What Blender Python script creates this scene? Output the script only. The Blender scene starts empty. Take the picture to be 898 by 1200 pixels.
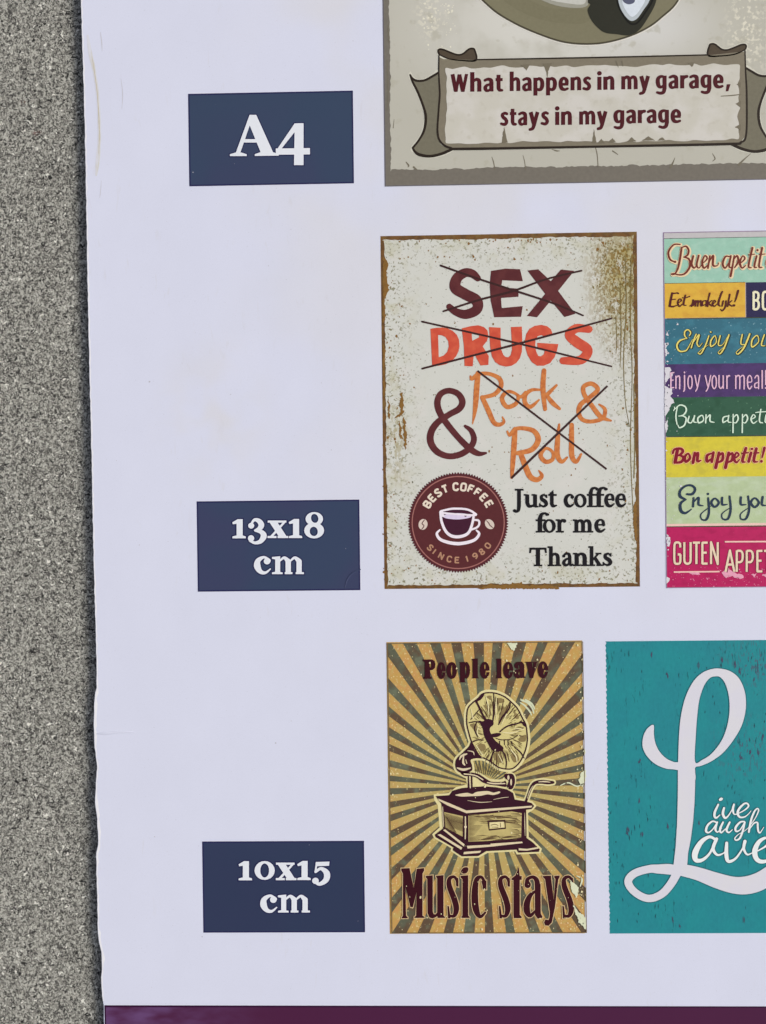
import bpy, math, random
from mathutils import Matrix, Vector
from mathutils.geometry import delaunay_2d_cdt

# ------------------------------------------------------------------ camera, light, exposure
C = bpy.context.scene.collection
SC = bpy.context.scene
PX = 0.00025              # metres of card per unit of the drawing grid
T = 0.0037                # thickness of the printed card
F = 1150.0                # focal length in units of a 1200 high picture
HC = F * PX
def rot(p, y, r):
    return (Matrix.Rotation(p, 3, 'X') @ Matrix.Rotation(y, 3, 'Y') @ Matrix.Rotation(r, 3, 'Z'))
RM = rot(math.radians(-0.5654), math.radians(1.1821), math.radians(-0.6500))
cam = bpy.data.cameras.new('camera')
co = bpy.data.objects.new('camera', cam); C.objects.link(co)
cam.sensor_fit = 'VERTICAL'; cam.sensor_height = 24; cam.lens = F / 1200 * 24
cam.clip_start = 0.01; cam.clip_end = 50
co.matrix_world = Matrix.Translation((0, 0, T + HC)) @ RM.to_4x4()
SC.camera = co

SUN_EL, SUN_AZ = 40, 10     # elevation; azimuth counter-clockwise from +x
w = bpy.data.worlds.new('World'); SC.world = w; w.use_nodes = True
nt = w.node_tree; nt.nodes.clear()
sky = nt.nodes.new('ShaderNodeTexSky'); sky.sky_type = 'NISHITA'; sky.sun_disc = False
sky.sun_elevation = math.radians(SUN_EL); sky.sun_rotation = math.radians(90 - SUN_AZ)
sky.dust_density = 4.0; sky.air_density = 1.0; sky.ozone_density = 1.0
bg = nt.nodes.new('ShaderNodeBackground'); bg.inputs[1].default_value = 0.0945
wo = nt.nodes.new('ShaderNodeOutputWorld')
hs = nt.nodes.new('ShaderNodeHueSaturation'); hs.inputs['Saturation'].default_value = 0.5
nt.links.new(sky.outputs[0], hs.inputs['Color']); nt.links.new(hs.outputs[0], bg.inputs[0]); nt.links.new(bg.outputs[0], wo.inputs[0])
sl = bpy.data.lights.new('sun', 'SUN'); sl.energy = 2.2; sl.angle = math.radians(20); sl.color = (1.0, 0.95, 0.88)
so = bpy.data.objects.new('sun', sl); C.objects.link(so)
sd = Vector((math.cos(math.radians(SUN_EL)) * math.cos(math.radians(SUN_AZ)), math.cos(math.radians(SUN_EL)) * math.sin(math.radians(SUN_AZ)), math.sin(math.radians(SUN_EL))))
so.rotation_euler = sd.to_track_quat('Z', 'Y').to_euler()
SC.view_settings.view_transform = 'Standard'; SC.view_settings.look = 'None'
SC.view_settings.exposure = 0.0; SC.view_settings.gamma = 1.0
LIGHT = (0.85, 0.85, 0.87)   # how bright a white surface shows

# ------------------------------------------------------------------ helpers: grid -> card plane
def B(x, y):
    d = RM @ Vector((x - 449.0, -(y - 600.0), -F))
    return (HC * d[0] / -d[2], HC * d[1] / -d[2])
def BI(X, Y):              # card plane -> drawing grid (approximate inverse, a few Newton steps)
    x, y = X / PX + 449, 600 - Y / PX
    for _ in range(3):
        a, b = B(x, y); x += (X - a) / PX; y -= (Y - b) / PX
    return x, y
def lin(c):
    c /= 255.0
    return c / 12.92 if c <= 0.04045 else ((c + 0.055) / 1.055) ** 2.4
SATK = 0.88
def alb(rgb):
    g = 0.3 * rgb[0] + 0.59 * rgb[1] + 0.11 * rgb[2]; mx = max(rgb) - min(rgb)
    k = SATK if mx > 40 else 1.0
    rgb = tuple(g + (v - g) * k for v in rgb)
    return tuple(min(0.9, lin(v) / k) for v, k in zip(rgb, LIGHT)) + (1.0,)

# ------------------------------------------------------------------ helpers: node maths
class N:
    def __init__(s, t, sock): s.t, s.s = t, sock
    def m(s, op, o=None, o2=None):
        n = s.t.nodes.new('ShaderNodeMath'); n.operation = op
        for i, v in enumerate((s, o, o2)):
            if v is None: continue
            if isinstance(v, N): s.t.links.new(v.s, n.inputs[i])
            else: n.inputs[i].default_value = v
        return N(s.t, n.outputs[0])
    def __add__(s, o): return s.m('ADD', o)
    def __sub__(s, o): return s.m('SUBTRACT', o)
    def __mul__(s, o): return s.m('MULTIPLY', o)
    def __truediv__(s, o): return s.m('DIVIDE', o)
    def ramp(s, a, b):     # smooth 0..1 between a and b
        n = s.t.nodes.new('ShaderNodeMapRange'); n.interpolation_type = 'SMOOTHSTEP'; n.clamp = True
        s.t.links.new(s.s, n.inputs[0]); n.inputs[1].default_value = a; n.inputs[2].default_value = b
        return N(s.t, n.outputs[0])
class Mat:
    def __init__(s, name, rgb, rough=0.42, spec=0.2):
        s.mat = bpy.data.materials.new(name); s.mat.use_nodes = True
        s.t = s.mat.node_tree; s.b = s.t.nodes['Principled BSDF']
        s.b.inputs['Roughness'].default_value = rough; s.b.inputs['Specular IOR Level'].default_value = spec
        tc = s.t.nodes.new('ShaderNodeTexCoord')
        mp = s.t.nodes.new('ShaderNodeMapping'); mp.inputs['Location'].default_value = (471.5, 588, 0)   # so that material coordinates match the drawing grid
        mp.inputs['Scale'].default_value = (1 / PX, -1 / PX, 1 / PX)
        s.t.links.new(tc.outputs['Object'], mp.inputs[0]); s.v = mp.outputs[0]
        sp = s.t.nodes.new('ShaderNodeSeparateXYZ'); s.t.links.new(s.v, sp.inputs[0])
        s.x, s.y = N(s.t, sp.outputs[0]), N(s.t, sp.outputs[1])
        n = s.t.nodes.new('ShaderNodeRGB'); n.outputs[0].default_value = alb(rgb); s.c = n.outputs[0]
        s.bump = None
    def vec(s, sx=1, sy=1, off=0):
        m = s.t.nodes.new('ShaderNodeMapping'); m.inputs['Scale'].default_value = (1 / sx, 1 / sy, 1); m.inputs['Location'].default_value = (off, off * 1.7, off * 0.31)
        s.t.links.new(s.v, m.inputs[0]); return m.outputs[0]
    def noise(s, sx, sy=None, det=2.0, off=0, dist=0.0, rough=0.5):
        n = s.t.nodes.new('ShaderNodeTexNoise'); n.inputs['Scale'].default_value = 1.0
        n.inputs['Detail'].default_value = det; n.inputs['Distortion'].default_value = dist; n.inputs['Roughness'].default_value = rough
        s.t.links.new(s.vec(sx, sy or sx, off), n.inputs['Vector']); return N(s.t, n.outputs[0])
    def voro(s, sx, off=0, feature='F1', out='Distance', rnd=1.0):
        n = s.t.nodes.new('ShaderNodeTexVoronoi'); n.feature = feature; n.inputs['Scale'].default_value = 1.0; n.inputs['Randomness'].default_value = rnd
        s.t.links.new(s.vec(sx, sx, off), n.inputs['Vector'])
        if out == 'Color':
            q = s.t.nodes.new('ShaderNodeSeparateColor'); s.t.links.new(n.outputs['Color'], q.inputs[0]); return N(s.t, q.outputs[0]), N(s.t, q.outputs[1])
        return N(s.t, n.outputs['Distance'])
    def blob(s, cx, cy, rx, ry):   # 1 in the middle, 0 at the rim
        a = (s.x - cx) / rx; b = (s.y - cy) / ry
        return (a * a + b * b).m('SQRT').ramp(1.0, 0.0)
    def mix(s, mask, rgb, k=1.0):
        n = s.t.nodes.new('ShaderNodeMix'); n.data_type = 'RGBA'; n.clamp_factor = True
        s.t.links.new((mask * k).s, n.inputs[0]); s.t.links.new(s.c, n.inputs[6])
        if isinstance(rgb, tuple): n.inputs[7].default_value = alb(rgb)
        else: s.t.links.new(rgb, n.inputs[7])
        s.c = n.outputs[2]; return s
    def mul(s, f):                 # multiply the colour by a scalar field
        n = s.t.nodes.new('ShaderNodeVectorMath'); n.operation = 'SCALE'
        s.t.links.new(s.c, n.inputs[0]); s.t.links.new(f.s, n.inputs[3]); s.c = n.outputs[0]; return s
    def relief(s, h, dist, strength=1.0):
        n = s.t.nodes.new('ShaderNodeBump'); n.inputs['Distance'].default_value = dist; n.inputs['Strength'].default_value = strength
        s.t.links.new(h.s, n.inputs['Height'])
        if s.bump is not None: s.t.links.new(s.bump, n.inputs['Normal'])
        s.bump = n.outputs[0]; return s
    def roughness(s, f): s.t.links.new(f.s, s.b.inputs['Roughness']); return s
    def done(s):
        s.t.links.new(s.c, s.b.inputs['Base Color'])
        if s.bump is not None: s.t.links.new(s.bump, s.b.inputs['Normal'])
        return s.mat
def soft_sheet(m):                 # faint waviness of laminated card, paper mottling
    m.relief(m.noise(130, 170, 1.0), 0.0006, 0.5)
    m.relief(m.noise(2.2, 2.2, 2.0, 5), 0.00002, 0.25)
    return m
INK = {}
def ink(rgb, mott=0.10, gloss=0.38, gr=4.0):
    k = (rgb, mott, gloss)
    if k not in INK:
        m = Mat('printed_ink', rgb, gloss); soft_sheet(m)
        m.mul(m.noise(gr, gr, 3.0, 3) * (mott * 2) + (1 - mott)); INK[k] = m.done()
    return INK[k]

# ------------------------------------------------------------------ helpers: flat shapes
def catmull(pts, closed, step=None, n=7):
    out = []; L = len(pts); rng = range(L if closed else L - 1)
    for i in rng:
        if closed: p0, p1, p2, p3 = pts[i - 1], pts[i], pts[(i + 1) % L], pts[(i + 2) % L]
        else: p0, p1, p2, p3 = pts[max(i - 1, 0)], pts[i], pts[i + 1], pts[min(i + 2, L - 1)]
        for k in range(n):
            t = k / n
            out.append(tuple(0.5 * ((2 * b) + (-a + c) * t + (2 * a - 5 * b + 4 * c - d) * t * t + (-a + 3 * b - 3 * c + d) * t ** 3) for a, b, c, d in zip(p0, p1, p2, p3)))
    if not closed: out.append(tuple(pts[-1]))
    return out
def area(p): return 0.5 * sum(p[i - 1][0] * p[i][1] - p[i][0] * p[i - 1][1] for i in range(len(p)))
def hull4(q):
    q = sorted(set(q)); lo, up = [], []
    if len(q) < 3: return None
    cr = lambda o, a, b: (a[0] - o[0]) * (b[1] - o[1]) - (a[1] - o[1]) * (b[0] - o[0])
    for p in q:
        while len(lo) > 1 and cr(lo[-2], lo[-1], p) <= 1e-9: lo.pop()
        lo.append(p)
    for p in reversed(q):
        while len(up) > 1 and cr(up[-2], up[-1], p) <= 1e-9: up.pop()
        up.append(p)
    h = lo[:-1] + up[:-1]
    return h if len(h) > 2 else None
def ell(cx, cy, rx, ry, r=0, n=20):
    c, s = math.cos(math.radians(r)), math.sin(math.radians(r)); o = []
    for i in range(n):
        a = 2 * math.pi * i / n; u, v = rx * math.cos(a), ry * math.sin(a); o.append((cx + u * c - v * s, cy + u * s + v * c))
    return o
def ribbon(pts, closed=False, caps=True, grow=0.0):
    out = []; L = len(pts); nrm = []
    for i in range(L):
        a = pts[i - 1] if (closed or i) else pts[0]; b = pts[(i + 1) % L] if (closed or i < L - 1) else pts[-1]
        dx, dy = b[0] - a[0], b[1] - a[1]; l = math.hypot(dx, dy) or 1; nrm.append((-dy / l, dx / l))
    side = [((p[0] + n[0] * (p[2] / 2 + grow), p[1] + n[1] * (p[2] / 2 + grow)), (p[0] - n[0] * (p[2] / 2 + grow), p[1] - n[1] * (p[2] / 2 + grow))) for p, n in zip(pts, nrm)]
    for i in range(L if closed else L - 1):
        h = hull4([*side[i], *side[(i + 1) % L]])
        if h: out.append(h)
    if caps and not closed:
        for p in (pts[0], pts[-1]):
            r = p[2] / 2 + grow
            if r > 0.01: out.append(ell(p[0], p[1], r, r, 0, 12))
    return out
def expand(poly, e):
    if area(poly) < 0: poly = poly[::-1]
    o = []; L = len(poly)
    for i in range(L):
        a, b, c = poly[i - 1], poly[i], poly[(i + 1) % L]
        d1 = (b[0] - a[0], b[1] - a[1]); d2 = (c[0] - b[0], c[1] - b[1]); l1 = math.hypot(*d1) or 1; l2 = math.hypot(*d2) or 1
        n1 = (d1[1] / l1, -d1[0] / l1); n2 = (d2[1] / l2, -d2[0] / l2); m = (n1[0] + n2[0], n1[1] + n2[1]); k = m[0] ** 2 + m[1] ** 2
        s = 2 * e / max(k, 1.0); o.append((b[0] + m[0] * s, b[1] + m[1] * s))
    return o
def parse(text, grow=0.0):
    """S smooth stroke x,y,w   Z smooth closed stroke   L straight stroke   P polygon   K smooth polygon   E ellipse   (- cuts out)"""
    add, sub = [], []
    for item in text.replace('\n', ' ').split(';'):
        tok = item.split()
        if not tok: continue
        cmd = tok[0]; dst = add
        if cmd[0] == '-': dst = sub; cmd = cmd[1:]
        g = grow if dst is add else -grow
        if cmd == 'E':
            v = [float(t) for t in tok[1].split(',')]; v += [0] * (5 - len(v))
            if v[2] + g > 0.5 and v[3] + g > 0.5: dst.append(ell(v[0], v[1], v[2] + g, v[3] + g, v[4]))
            continue
        pts = []; wd = 10.0
        for t in tok[1:]:
            v = [float(q) for q in t.split(',')]
            if len(v) > 2: wd = v[2]
            pts.append((v[0], v[1], wd))
        if cmd == 'S': dst += ribbon(catmull(pts, False), grow=g)
        elif cmd == 'Z': dst += ribbon(catmull(pts, True), True, grow=g)
        elif cmd == 'L': dst += ribbon(pts, False, False, grow=g) if len(pts) == 2 else ribbon(pts, False, True, grow=g)
        elif cmd == 'P': p = [(a[0], a[1]) for a in pts]; dst.append(expand(p, g) if g else p)
        elif cmd == 'K': p = [(a[0], a[1]) for a in catmull(pts, True)]; dst.append(expand(p, g) if g else p)
    return add, sub
def blk(x0, y0, s): return lambda x, y: (x0 + x / s, y0 + y / s)
def tr(shape, f): return [[[f(*p) for p in q] for q in part] for part in shape]
def join(*sh): return [sum((s[0] for s in sh), []), sum((s[1] for s in sh), [])]
def clip(poly, box):                 # keep a convex or simple polygon inside a box of the drawing grid
    x0, y0, x1, y1 = box
    for ax, lim, sg in ((0, x0, 1), (0, x1, -1), (1, y0, 1), (1, y1, -1)):
        o = []
        for i in range(len(poly)):
            a, b = poly[i - 1], poly[i]; ia, ib = (a[ax] - lim) * sg >= 0, (b[ax] - lim) * sg >= 0
            if ia != ib:
                t = (lim - a[ax]) / (b[ax] - a[ax]); o.append((a[0] + (b[0] - a[0]) * t, a[1] + (b[1] - a[1]) * t))
            if ib: o.append(b)
        poly = o
        if len(poly) < 3: return None
    return poly
LZ = 0.000022
def sheet(name, shape, layer, mat, parent, label=None, kind=None, box=None):
    """one flat mesh: union of the added outlines minus the cut ones, at an ink layer above the card"""
    vs, fs, nadd = [], [], 0
    for j, part in enumerate(shape):
        for p in part:
            if box: p = clip(p, box)
            if not p or len(p) < 3 or abs(area(p)) < 1e-4: continue
            if area(p) < 0: p = p[::-1]
            fs.append(list(range(len(vs), len(vs) + len(p)))); vs += [Vector((q[0], q[1])) for q in p]
            if j == 0: nadd += 1
    if not fs: return None
    r = delaunay_2d_cdt(vs, [], fs, 1, 1e-4)
    faces = [f for f, o in zip(r[2], r[5]) if o and not any(i >= nadd for i in o)]
    me = bpy.data.meshes.new(name); z = T + layer * LZ
    me.from_pydata([(*B(v[0], v[1]), z) for v in r[0]], [], [tuple(f)[::-1] for f in faces]); me.update()
    me.materials.append(mat)
    # drop loose vertices
    import bmesh
    bm = bmesh.new(); bm.from_mesh(me); bmesh.ops.delete(bm, geom=[v for v in bm.verts if not v.link_faces], context='VERTS'); 
    for f in bm.faces:
        if f.normal.z < 0: f.normal_flip()
    bm.to_mesh(me); bm.free()
    o = bpy.data.objects.new(name, me); C.objects.link(o)
    if parent: o.parent = parent
    if label: o['label'] = label
    if kind: o['kind'] = kind
    return o
def rect(x0, y0, x1, y1, wob=0, seed=0, n=40):
    """a rectangle that is square on the card, given by its drawn top left corner and right/bottom reach; wob = ragged edge"""
    X0, Y0 = B(x0, y0); X1 = B(x1, (y0 + y1) / 2)[0]; Y1 = B((x0 + min(x1, 898)) / 2 if 0 else x0, y1)[1]
    if not wob: return [BI(X0, Y0), BI(X1, Y0), BI(X1, Y1), BI(X0, Y1)]
    rd = random.Random(seed); o = []
    for (a, b), (c, d), (nx, ny) in (((X0, Y0), (X1, Y0), (0, -1)), ((X1, Y0), (X1, Y1), (-1, 0)), ((X1, Y1), (X0, Y1), (0, 1)), ((X0, Y1), (X0, Y0), (1, 0))):
        k = max(4, int(math.hypot(c - a, d - b) / PX / 3))
        h = 0
        for i in range(k):
            t = (i + rd.uniform(-.3, .3) * (0 < i)) / k; h = h * .6 + rd.uniform(0, 1) * .55; q = h * wob * PX if i else 0.5 * wob * PX
            x, y = a + (c - a) * t + nx * q, b + (d - b) * t + ny * q
            o.append(BI(x, y))
    return o
SANS = {   # bold condensed humanist sans, x-height 100, baseline 0, y downwards
'W': (130, "L 13,-133,28 38,-2; L 38,-2,22 63,-130; L 63,-130,28 90,-2; L 90,-2,22 117,-133; P 26,-14 50,-14 48,0 30,0; P 78,-14 102,-14 100,0 82,0"),
'h': (84, "L 16,-146,30 16,0; S 22,-74,16 44,-91,23 64,-84,27 68,-60,30; L 68,-66,30 68,0"),
'n': (84, "L 16,-98,30 16,0; S 22,-74,16 44,-91,23 64,-84,27 68,-60,30; L 68,-66,30 68,0"),
'm': (132, "L 16,-98,30 16,0; S 22,-74,16 40,-91,23 60,-84,27 66,-60,30; L 66,-66,30 66,0; S 70,-74,16 90,-91,23 110,-84,27 116,-60,30; L 116,-66,30 116,0"),
'a': (76, "S 12,-84,19 36,-92,22 57,-83,28 60,-60,29; L 60,-66,30 60,0; S 58,-54,17 30,-48,20 15,-30,27 22,-10,24 42,-8,18 60,-24,16"),
't': (54, "L 24,-124,28 24,-26; S 24,-30,29 30,-11,24 50,-8,18; L 2,-88,21 54,-88"),
'p': (86, "L 16,-98,30 16,36; S 20,-74,16 42,-90,22 64,-78,28 70,-48,31 63,-18,28 44,-7,22 20,-18,16"),
'e': (80, "L 20,-46,19 76,-46; S 64,-50,28 62,-76,27 42,-92,21 21,-78,28 15,-48,31 23,-17,28 46,-7,21 70,-13,18"),
's': (62, "S 54,-86,19 36,-92,21 17,-80,26 22,-62,26 42,-46,26 50,-26,28 36,-8,23 6,-13,19"),
'i': (32, "L 16,-98,30 16,0; E 16,-124,17,16"),
'y': (86, "L 15,-98,31 42,-4; L 71,-98,29 40,6; S 42,-4,28 32,24,25 8,33,20"),
'g': (82, "S 64,-88,17 38,-91,21 18,-76,28 15,-48,31 23,-20,28 42,-12,20 62,-28,16; L 66,-97,30 66,2; S 66,-2,30 58,26,26 36,34,22 10,28,18"),
'r': (54, "L 16,-98,30 16,0; S 20,-66,18 34,-84,24 52,-89,22"),
',': (36, "P 10,-25 38,-27 22,24 4,26")}
def sans(word, f, x0, x1, base, xh, tilt=-0.012, gap=13):
    tot = sum(SANS[c][0] for c in word) + gap * (len(word) - 1); sx = (x1 - x0) / tot; x = x0; out = []
    for c in word:
        out.append(tr(parse(SANS[c][1], 0.6), lambda u, v, x=x: f(x + u * sx, base + tilt * (x - x0 + u * sx) + v * xh / 100))); x += (SANS[c][0] + gap) * sx
    return join(*out)
def specks(n, box, seed, r=(0.4, 1.2), aspect=1.0, dens=None, rotv=0.0):
    rd = random.Random(seed); out = []
    while len(out) < n:
        x, y = rd.uniform(box[0], box[2]), rd.uniform(box[1], box[3])
        if dens and rd.random() > dens(x, y): continue
        q = rd.uniform(*r) * (0.6 + 0.8 * rd.random() ** 3); k = rd.randint(5, 7); p = []
        an = rd.uniform(-1, 1) * rotv
        for i in range(k):
            t = 2 * math.pi * i / k; l = q * rd.uniform(0.45, 1.2)
            u, v = l * math.cos(t), l * math.sin(t) * aspect
            p.append((x + u * math.cos(an) - v * math.sin(an), y + u * math.sin(an) + v * math.cos(an)))
        out.append(p)
    return [out, []]

def rough(poly, amp, seed, seg=1.6):
    rd = random.Random(seed); o = []
    for i in range(len(poly)):
        a, b = poly[i], poly[(i + 1) % len(poly)]; l = math.hypot(b[0] - a[0], b[1] - a[1]); n = max(1, int(l / seg))
        for j in range(n):
            t = j / n; o.append((a[0] + (b[0] - a[0]) * t + rd.uniform(-amp, amp), a[1] + (b[1] - a[1]) * t + rd.uniform(-amp, amp)))
    return o
def pieces(name, text, layer, mat, parent, label=None, amp=0.0, f=None):
    for k, item in enumerate(t for t in text.split(';') if t.strip()):
        s = parse(item)
        if f: s = tr(s, f)
        if amp and item.split()[0] == 'P': s = [[rough(p, amp, k * 7 + len(item)) for p in s[0]], []]
        sheet(name, s, layer, mat, parent, label)
# ------------------------------------------------------------------ glyphs
SERIF = {   # bookish serif, x-height 100, baseline 0, y downwards; (width, shape)
'J': (80, "L 48,-134,26 48,-8; S 48,-12,26 42,24,22 20,34,14 8,26,12; E 12,27,12,10; P 16,-140 82,-140 82,-130 16,-130"),
'T': (134, "L 68,-135,27 68,-4; P 6,-140 130,-140 130,-127 6,-127; P 6,-140 18,-140 13,-102 3,-102; P 130,-140 118,-140 123,-102 133,-102; P 38,-9 98,-9 98,0 38,0"),
'u': (106, "L 24,-98,25 24,-30; S 24,-35,25 36,-9,22 60,-9,15 82,-24,8; L 83,-98,25 83,0; P 0,-99 24,-99 24,-89 0,-91; P 58,-99 83,-99 83,-89 58,-91; P 83,-12 106,-8 106,0 83,2"),
's': (70, "S 60,-80,10 42,-94,12 20,-82,20 24,-62,24 50,-44,27 60,-22,23 38,-5,13 10,-16,10; L 62,-97,8 62,-70; L 6,-30,8 6,0"),
't': (62, "L 26,-115,23 26,-20; S 26,-26,23 36,-8,20 60,-12,8; P 2,-99 60,-99 60,-88 2,-88; P 2,-97 36,-130 37,-95"),
'c': (82, "S 74,-80,16 56,-95,12 28,-82,22 17,-50,27 30,-15,25 56,-7,16 80,-22,8; E 71,-77,12,12"),
'o': (98, "E 49,-49,49,52; -E 49,-49,25,41,-8"),
'f': (58, "L 30,-112,25 30,-5; S 30,-105,25 40,-138,19 62,-147,13 78,-140,12; P 4,-99 64,-99 64,-88 4,-88; P 4,-9 62,-9 62,0 4,0; E 78,-137,11,9"),
'e': (88, "L 18,-58,9 82,-58; S 76,-58,22 70,-86,18 50,-97,11 26,-83,21 17,-50,27 30,-16,25 56,-7,17 84,-24,8"),
'r': (76, "L 28,-97,25 28,-5; S 32,-68,12 46,-90,16 64,-92,18; E 66,-87,12,12; P 2,-99 28,-99 28,-88 2,-90; P 2,-9 60,-9 60,0 2,0"),
'm': (150, "L 26,-97,24 26,-5; S 30,-70,10 48,-91,15 68,-84,22 75,-60,24; L 75,-66,24 75,-4; S 80,-70,10 96,-91,15 116,-84,22 124,-60,24; L 124,-66,24 124,-4; P 2,-99 26,-99 26,-88 2,-90; P 2,-9 50,-9 50,0 2,0; P 55,-9 97,-9 97,0 55,0; P 103,-9 148,-9 148,0 103,0"),
'n': (106, "L 26,-97,24 26,-5; S 30,-70,10 50,-92,15 74,-84,22 80,-58,24; L 80,-66,24 80,-4; P 2,-99 26,-99 26,-88 2,-90; P 2,-9 50,-9 50,0 2,0; P 57,-9 104,-9 104,0 57,0"),
'h': (106, "L 26,-148,24 26,-5; S 30,-70,10 50,-92,15 74,-84,22 80,-58,24; L 80,-66,24 80,-4; P 2,-150 37,-150 37,-140 2,-141; P 2,-9 50,-9 50,0 2,0; P 57,-9 104,-9 104,0 57,0"),
'a': (92, "S 16,-77,17 34,-95,13 58,-90,20 66,-66,24; L 66,-70,24 66,-18; S 66,-20,22 76,-6,16 92,-12,8; S 62,-60,9 32,-48,15 16,-26,24 26,-8,20 46,-8,14 66,-28,8; E 16,-76,11,10"),
'k': (118, "L 26,-148,24 26,-5; L 30,-40,10 80,-94,10; P 40,-60 62,-66 106,-4 76,-4; P 2,-150 37,-150 37,-140 2,-141; P 2,-9 52,-9 52,0 2,0; P 66,-9 118,-9 118,0 66,0; P 60,-99 102,-99 102,-90 60,-90"),
}
def serif(row, bf, base0, slope, sy, grow=0):
    sh = []
    for ch, x0, x1 in row:
        wd, g = SERIF[ch]; sx = (x1 - x0) / wd
        sh.append(tr(parse(g, 2.2), lambda x, y, x0=x0, sx=sx: bf(x0 + x * sx, base0 + slope * (x0 + x * sx) + y * sy)))
    return join(*sh)
MONO = {   # plain capitals in a unit box, y down
'A': "L 0,1 .5,0 1,1|L .2,.66 .8,.66", 'B': "L .05,0 .05,1|S .05,.02 .6,.03 .92,.13 .9,.36 .6,.48 .1,.48|S .1,.48 .65,.5 .98,.62 .95,.86 .6,.98 .05,.98",
'C': "S .95,.25 .82,.05 .5,.01 .12,.14 .04,.5 .12,.86 .5,.99 .82,.95 .95,.75", 'E': "L .05,0 .05,1|L 0,.02 .95,.02|L 0,.48 .8,.48|L 0,.98 .95,.98",
'F': "L .05,0 .05,1|L 0,.02 .95,.02|L 0,.48 .8,.48", 'G': "S .94,.24 .86,.06 .5,.01 .1,.08 .04,.5 .1,.92 .5,.99 .9,.92 .95,.56|L 1,.56 .55,.56",
'I': "L .5,0 .5,1", 'N': "L .05,1 .05,0 .95,1 .95,0", 'O': "Z .5,.01 .9,.1 .97,.5 .9,.9 .5,.99 .1,.9 .03,.5 .1,.1", 'P': "L .05,0 .05,1|S .05,.02 .65,.02 .95,.14 .95,.4 .65,.54 .05,.54",
'S': "S .92,.2 .75,.04 .42,.01 .1,.14 .12,.36 .5,.5 .9,.65 .92,.86 .55,.99 .2,.96 .04,.8", 'T': "L 0,.02 1,.02|L .5,0 .5,1",
'U': "S .05,0 .05,.6 .1,.9 .5,.99 .9,.9 .95,.6 .95,0", '1': "L .1,.22 .55,.02 .55,1", '9': "S .92,.4 .6,.55 .15,.48 .08,.2 .45,.01 .85,.12 .95,.4 .85,.75 .3,1",
'8': "Z .5,.01 .85,.12 .8,.38 .5,.48 .12,.65 .12,.9 .5,.99 .88,.9 .88,.65 .5,.48 .2,.38 .15,.12", '0': "Z .5,.01 .9,.15 .97,.5 .9,.85 .5,.99 .1,.85 .03,.5 .1,.15",
}
def mono(ch, f, w, h, sw, grow=0):
    """one capital, w x h, stroke sw; f places it (origin top left)"""
    out = []
    for s in MONO[ch].split('|'):
        cmd, *pt = s.split(); pts = [(float(a) * w, float(b) * h, sw) for a, b in (p.split(',') for p in pt)]
        if cmd == 'S': out += ribbon(catmull(pts, False), caps=False, grow=grow)
        elif cmd == 'Z': out += ribbon(catmull(pts, True), True, grow=grow)
        else:
            for p, q in zip(pts, pts[1:]): out += ribbon([p, q], False, False, grow=grow)
            for p in pts[1:-1]: out.append(ell(p[0], p[1], sw / 2 + grow, sw / 2 + grow, 0, 10))
    return tr([out, []], f)

# ------------------------------------------------------------------ the stone surface
m = Mat('speckled_stone', (132, 131, 125), 0.75, 0.25)
g1 = m.noise(2.7, 3.4, 3.0, 1, 1.0, 0.6); g2 = m.noise(60, 60, 3.0, 9); g3 = m.noise(4.8, 4.8, 2.0, 21, 1.8)
m.mix(g1.ramp(0.515, 0.575), (181, 180, 173), 0.85)
m.mix(g1.ramp(0.475, 0.415), (66, 65, 64), 0.9)
m.mix(g3.ramp(0.42, 0.34), (48, 47, 47), 0.85)
m.mix(g3.ramp(0.60, 0.72), (172, 171, 162), 0.5)
hole = m.noise(5.0, 3.8, 1.5, 33, 1.2).ramp(0.635, 0.66)
m.mix(hole, (26, 26, 27), 0.95)
sp1 = m.noise(4.2, 4.2, 1.5, 73, .6).ramp(0.67, 0.70)
m.mix(sp1, (222, 221, 214), 0.85)
m.mix(m.blob(40, 143, 8, 5) * m.noise(2.5, 2.5, 2, 8).ramp(0.42, 0.55), (95, 38, 32), 0.9)
m.mix(m.blob(24, 106, 5, 4) * m.noise(2.5, 2.5, 2, 8).ramp(0.45, 0.6), (130, 80, 66), 0.7)
m.mul(g2 * 0.22 + 0.89)
m.relief(g1 - hole * 0.5, 0.00028, 0.75)
me = bpy.data.meshes.new('ground'); me.from_pydata([(-1.5, -1.5, 0), (1.5, -1.5, 0), (1.5, 1.5, 0), (-1.5, 1.5, 0)], [], [(0, 1, 2, 3)]); me.materials.append(m.done())
ground = bpy.data.objects.new('ground', me); C.objects.link(ground); ground['kind'] = 'structure'
ground['label'] = 'speckled grey stone surface under the printed card'

# ------------------------------------------------------------------ the printed card
card = bpy.data.objects.new('product_card', None); C.objects.link(card)
card['label'] = 'large white printed card of sign designs in three sizes lying on grey stone'; card['category'] = 'card'

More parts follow.
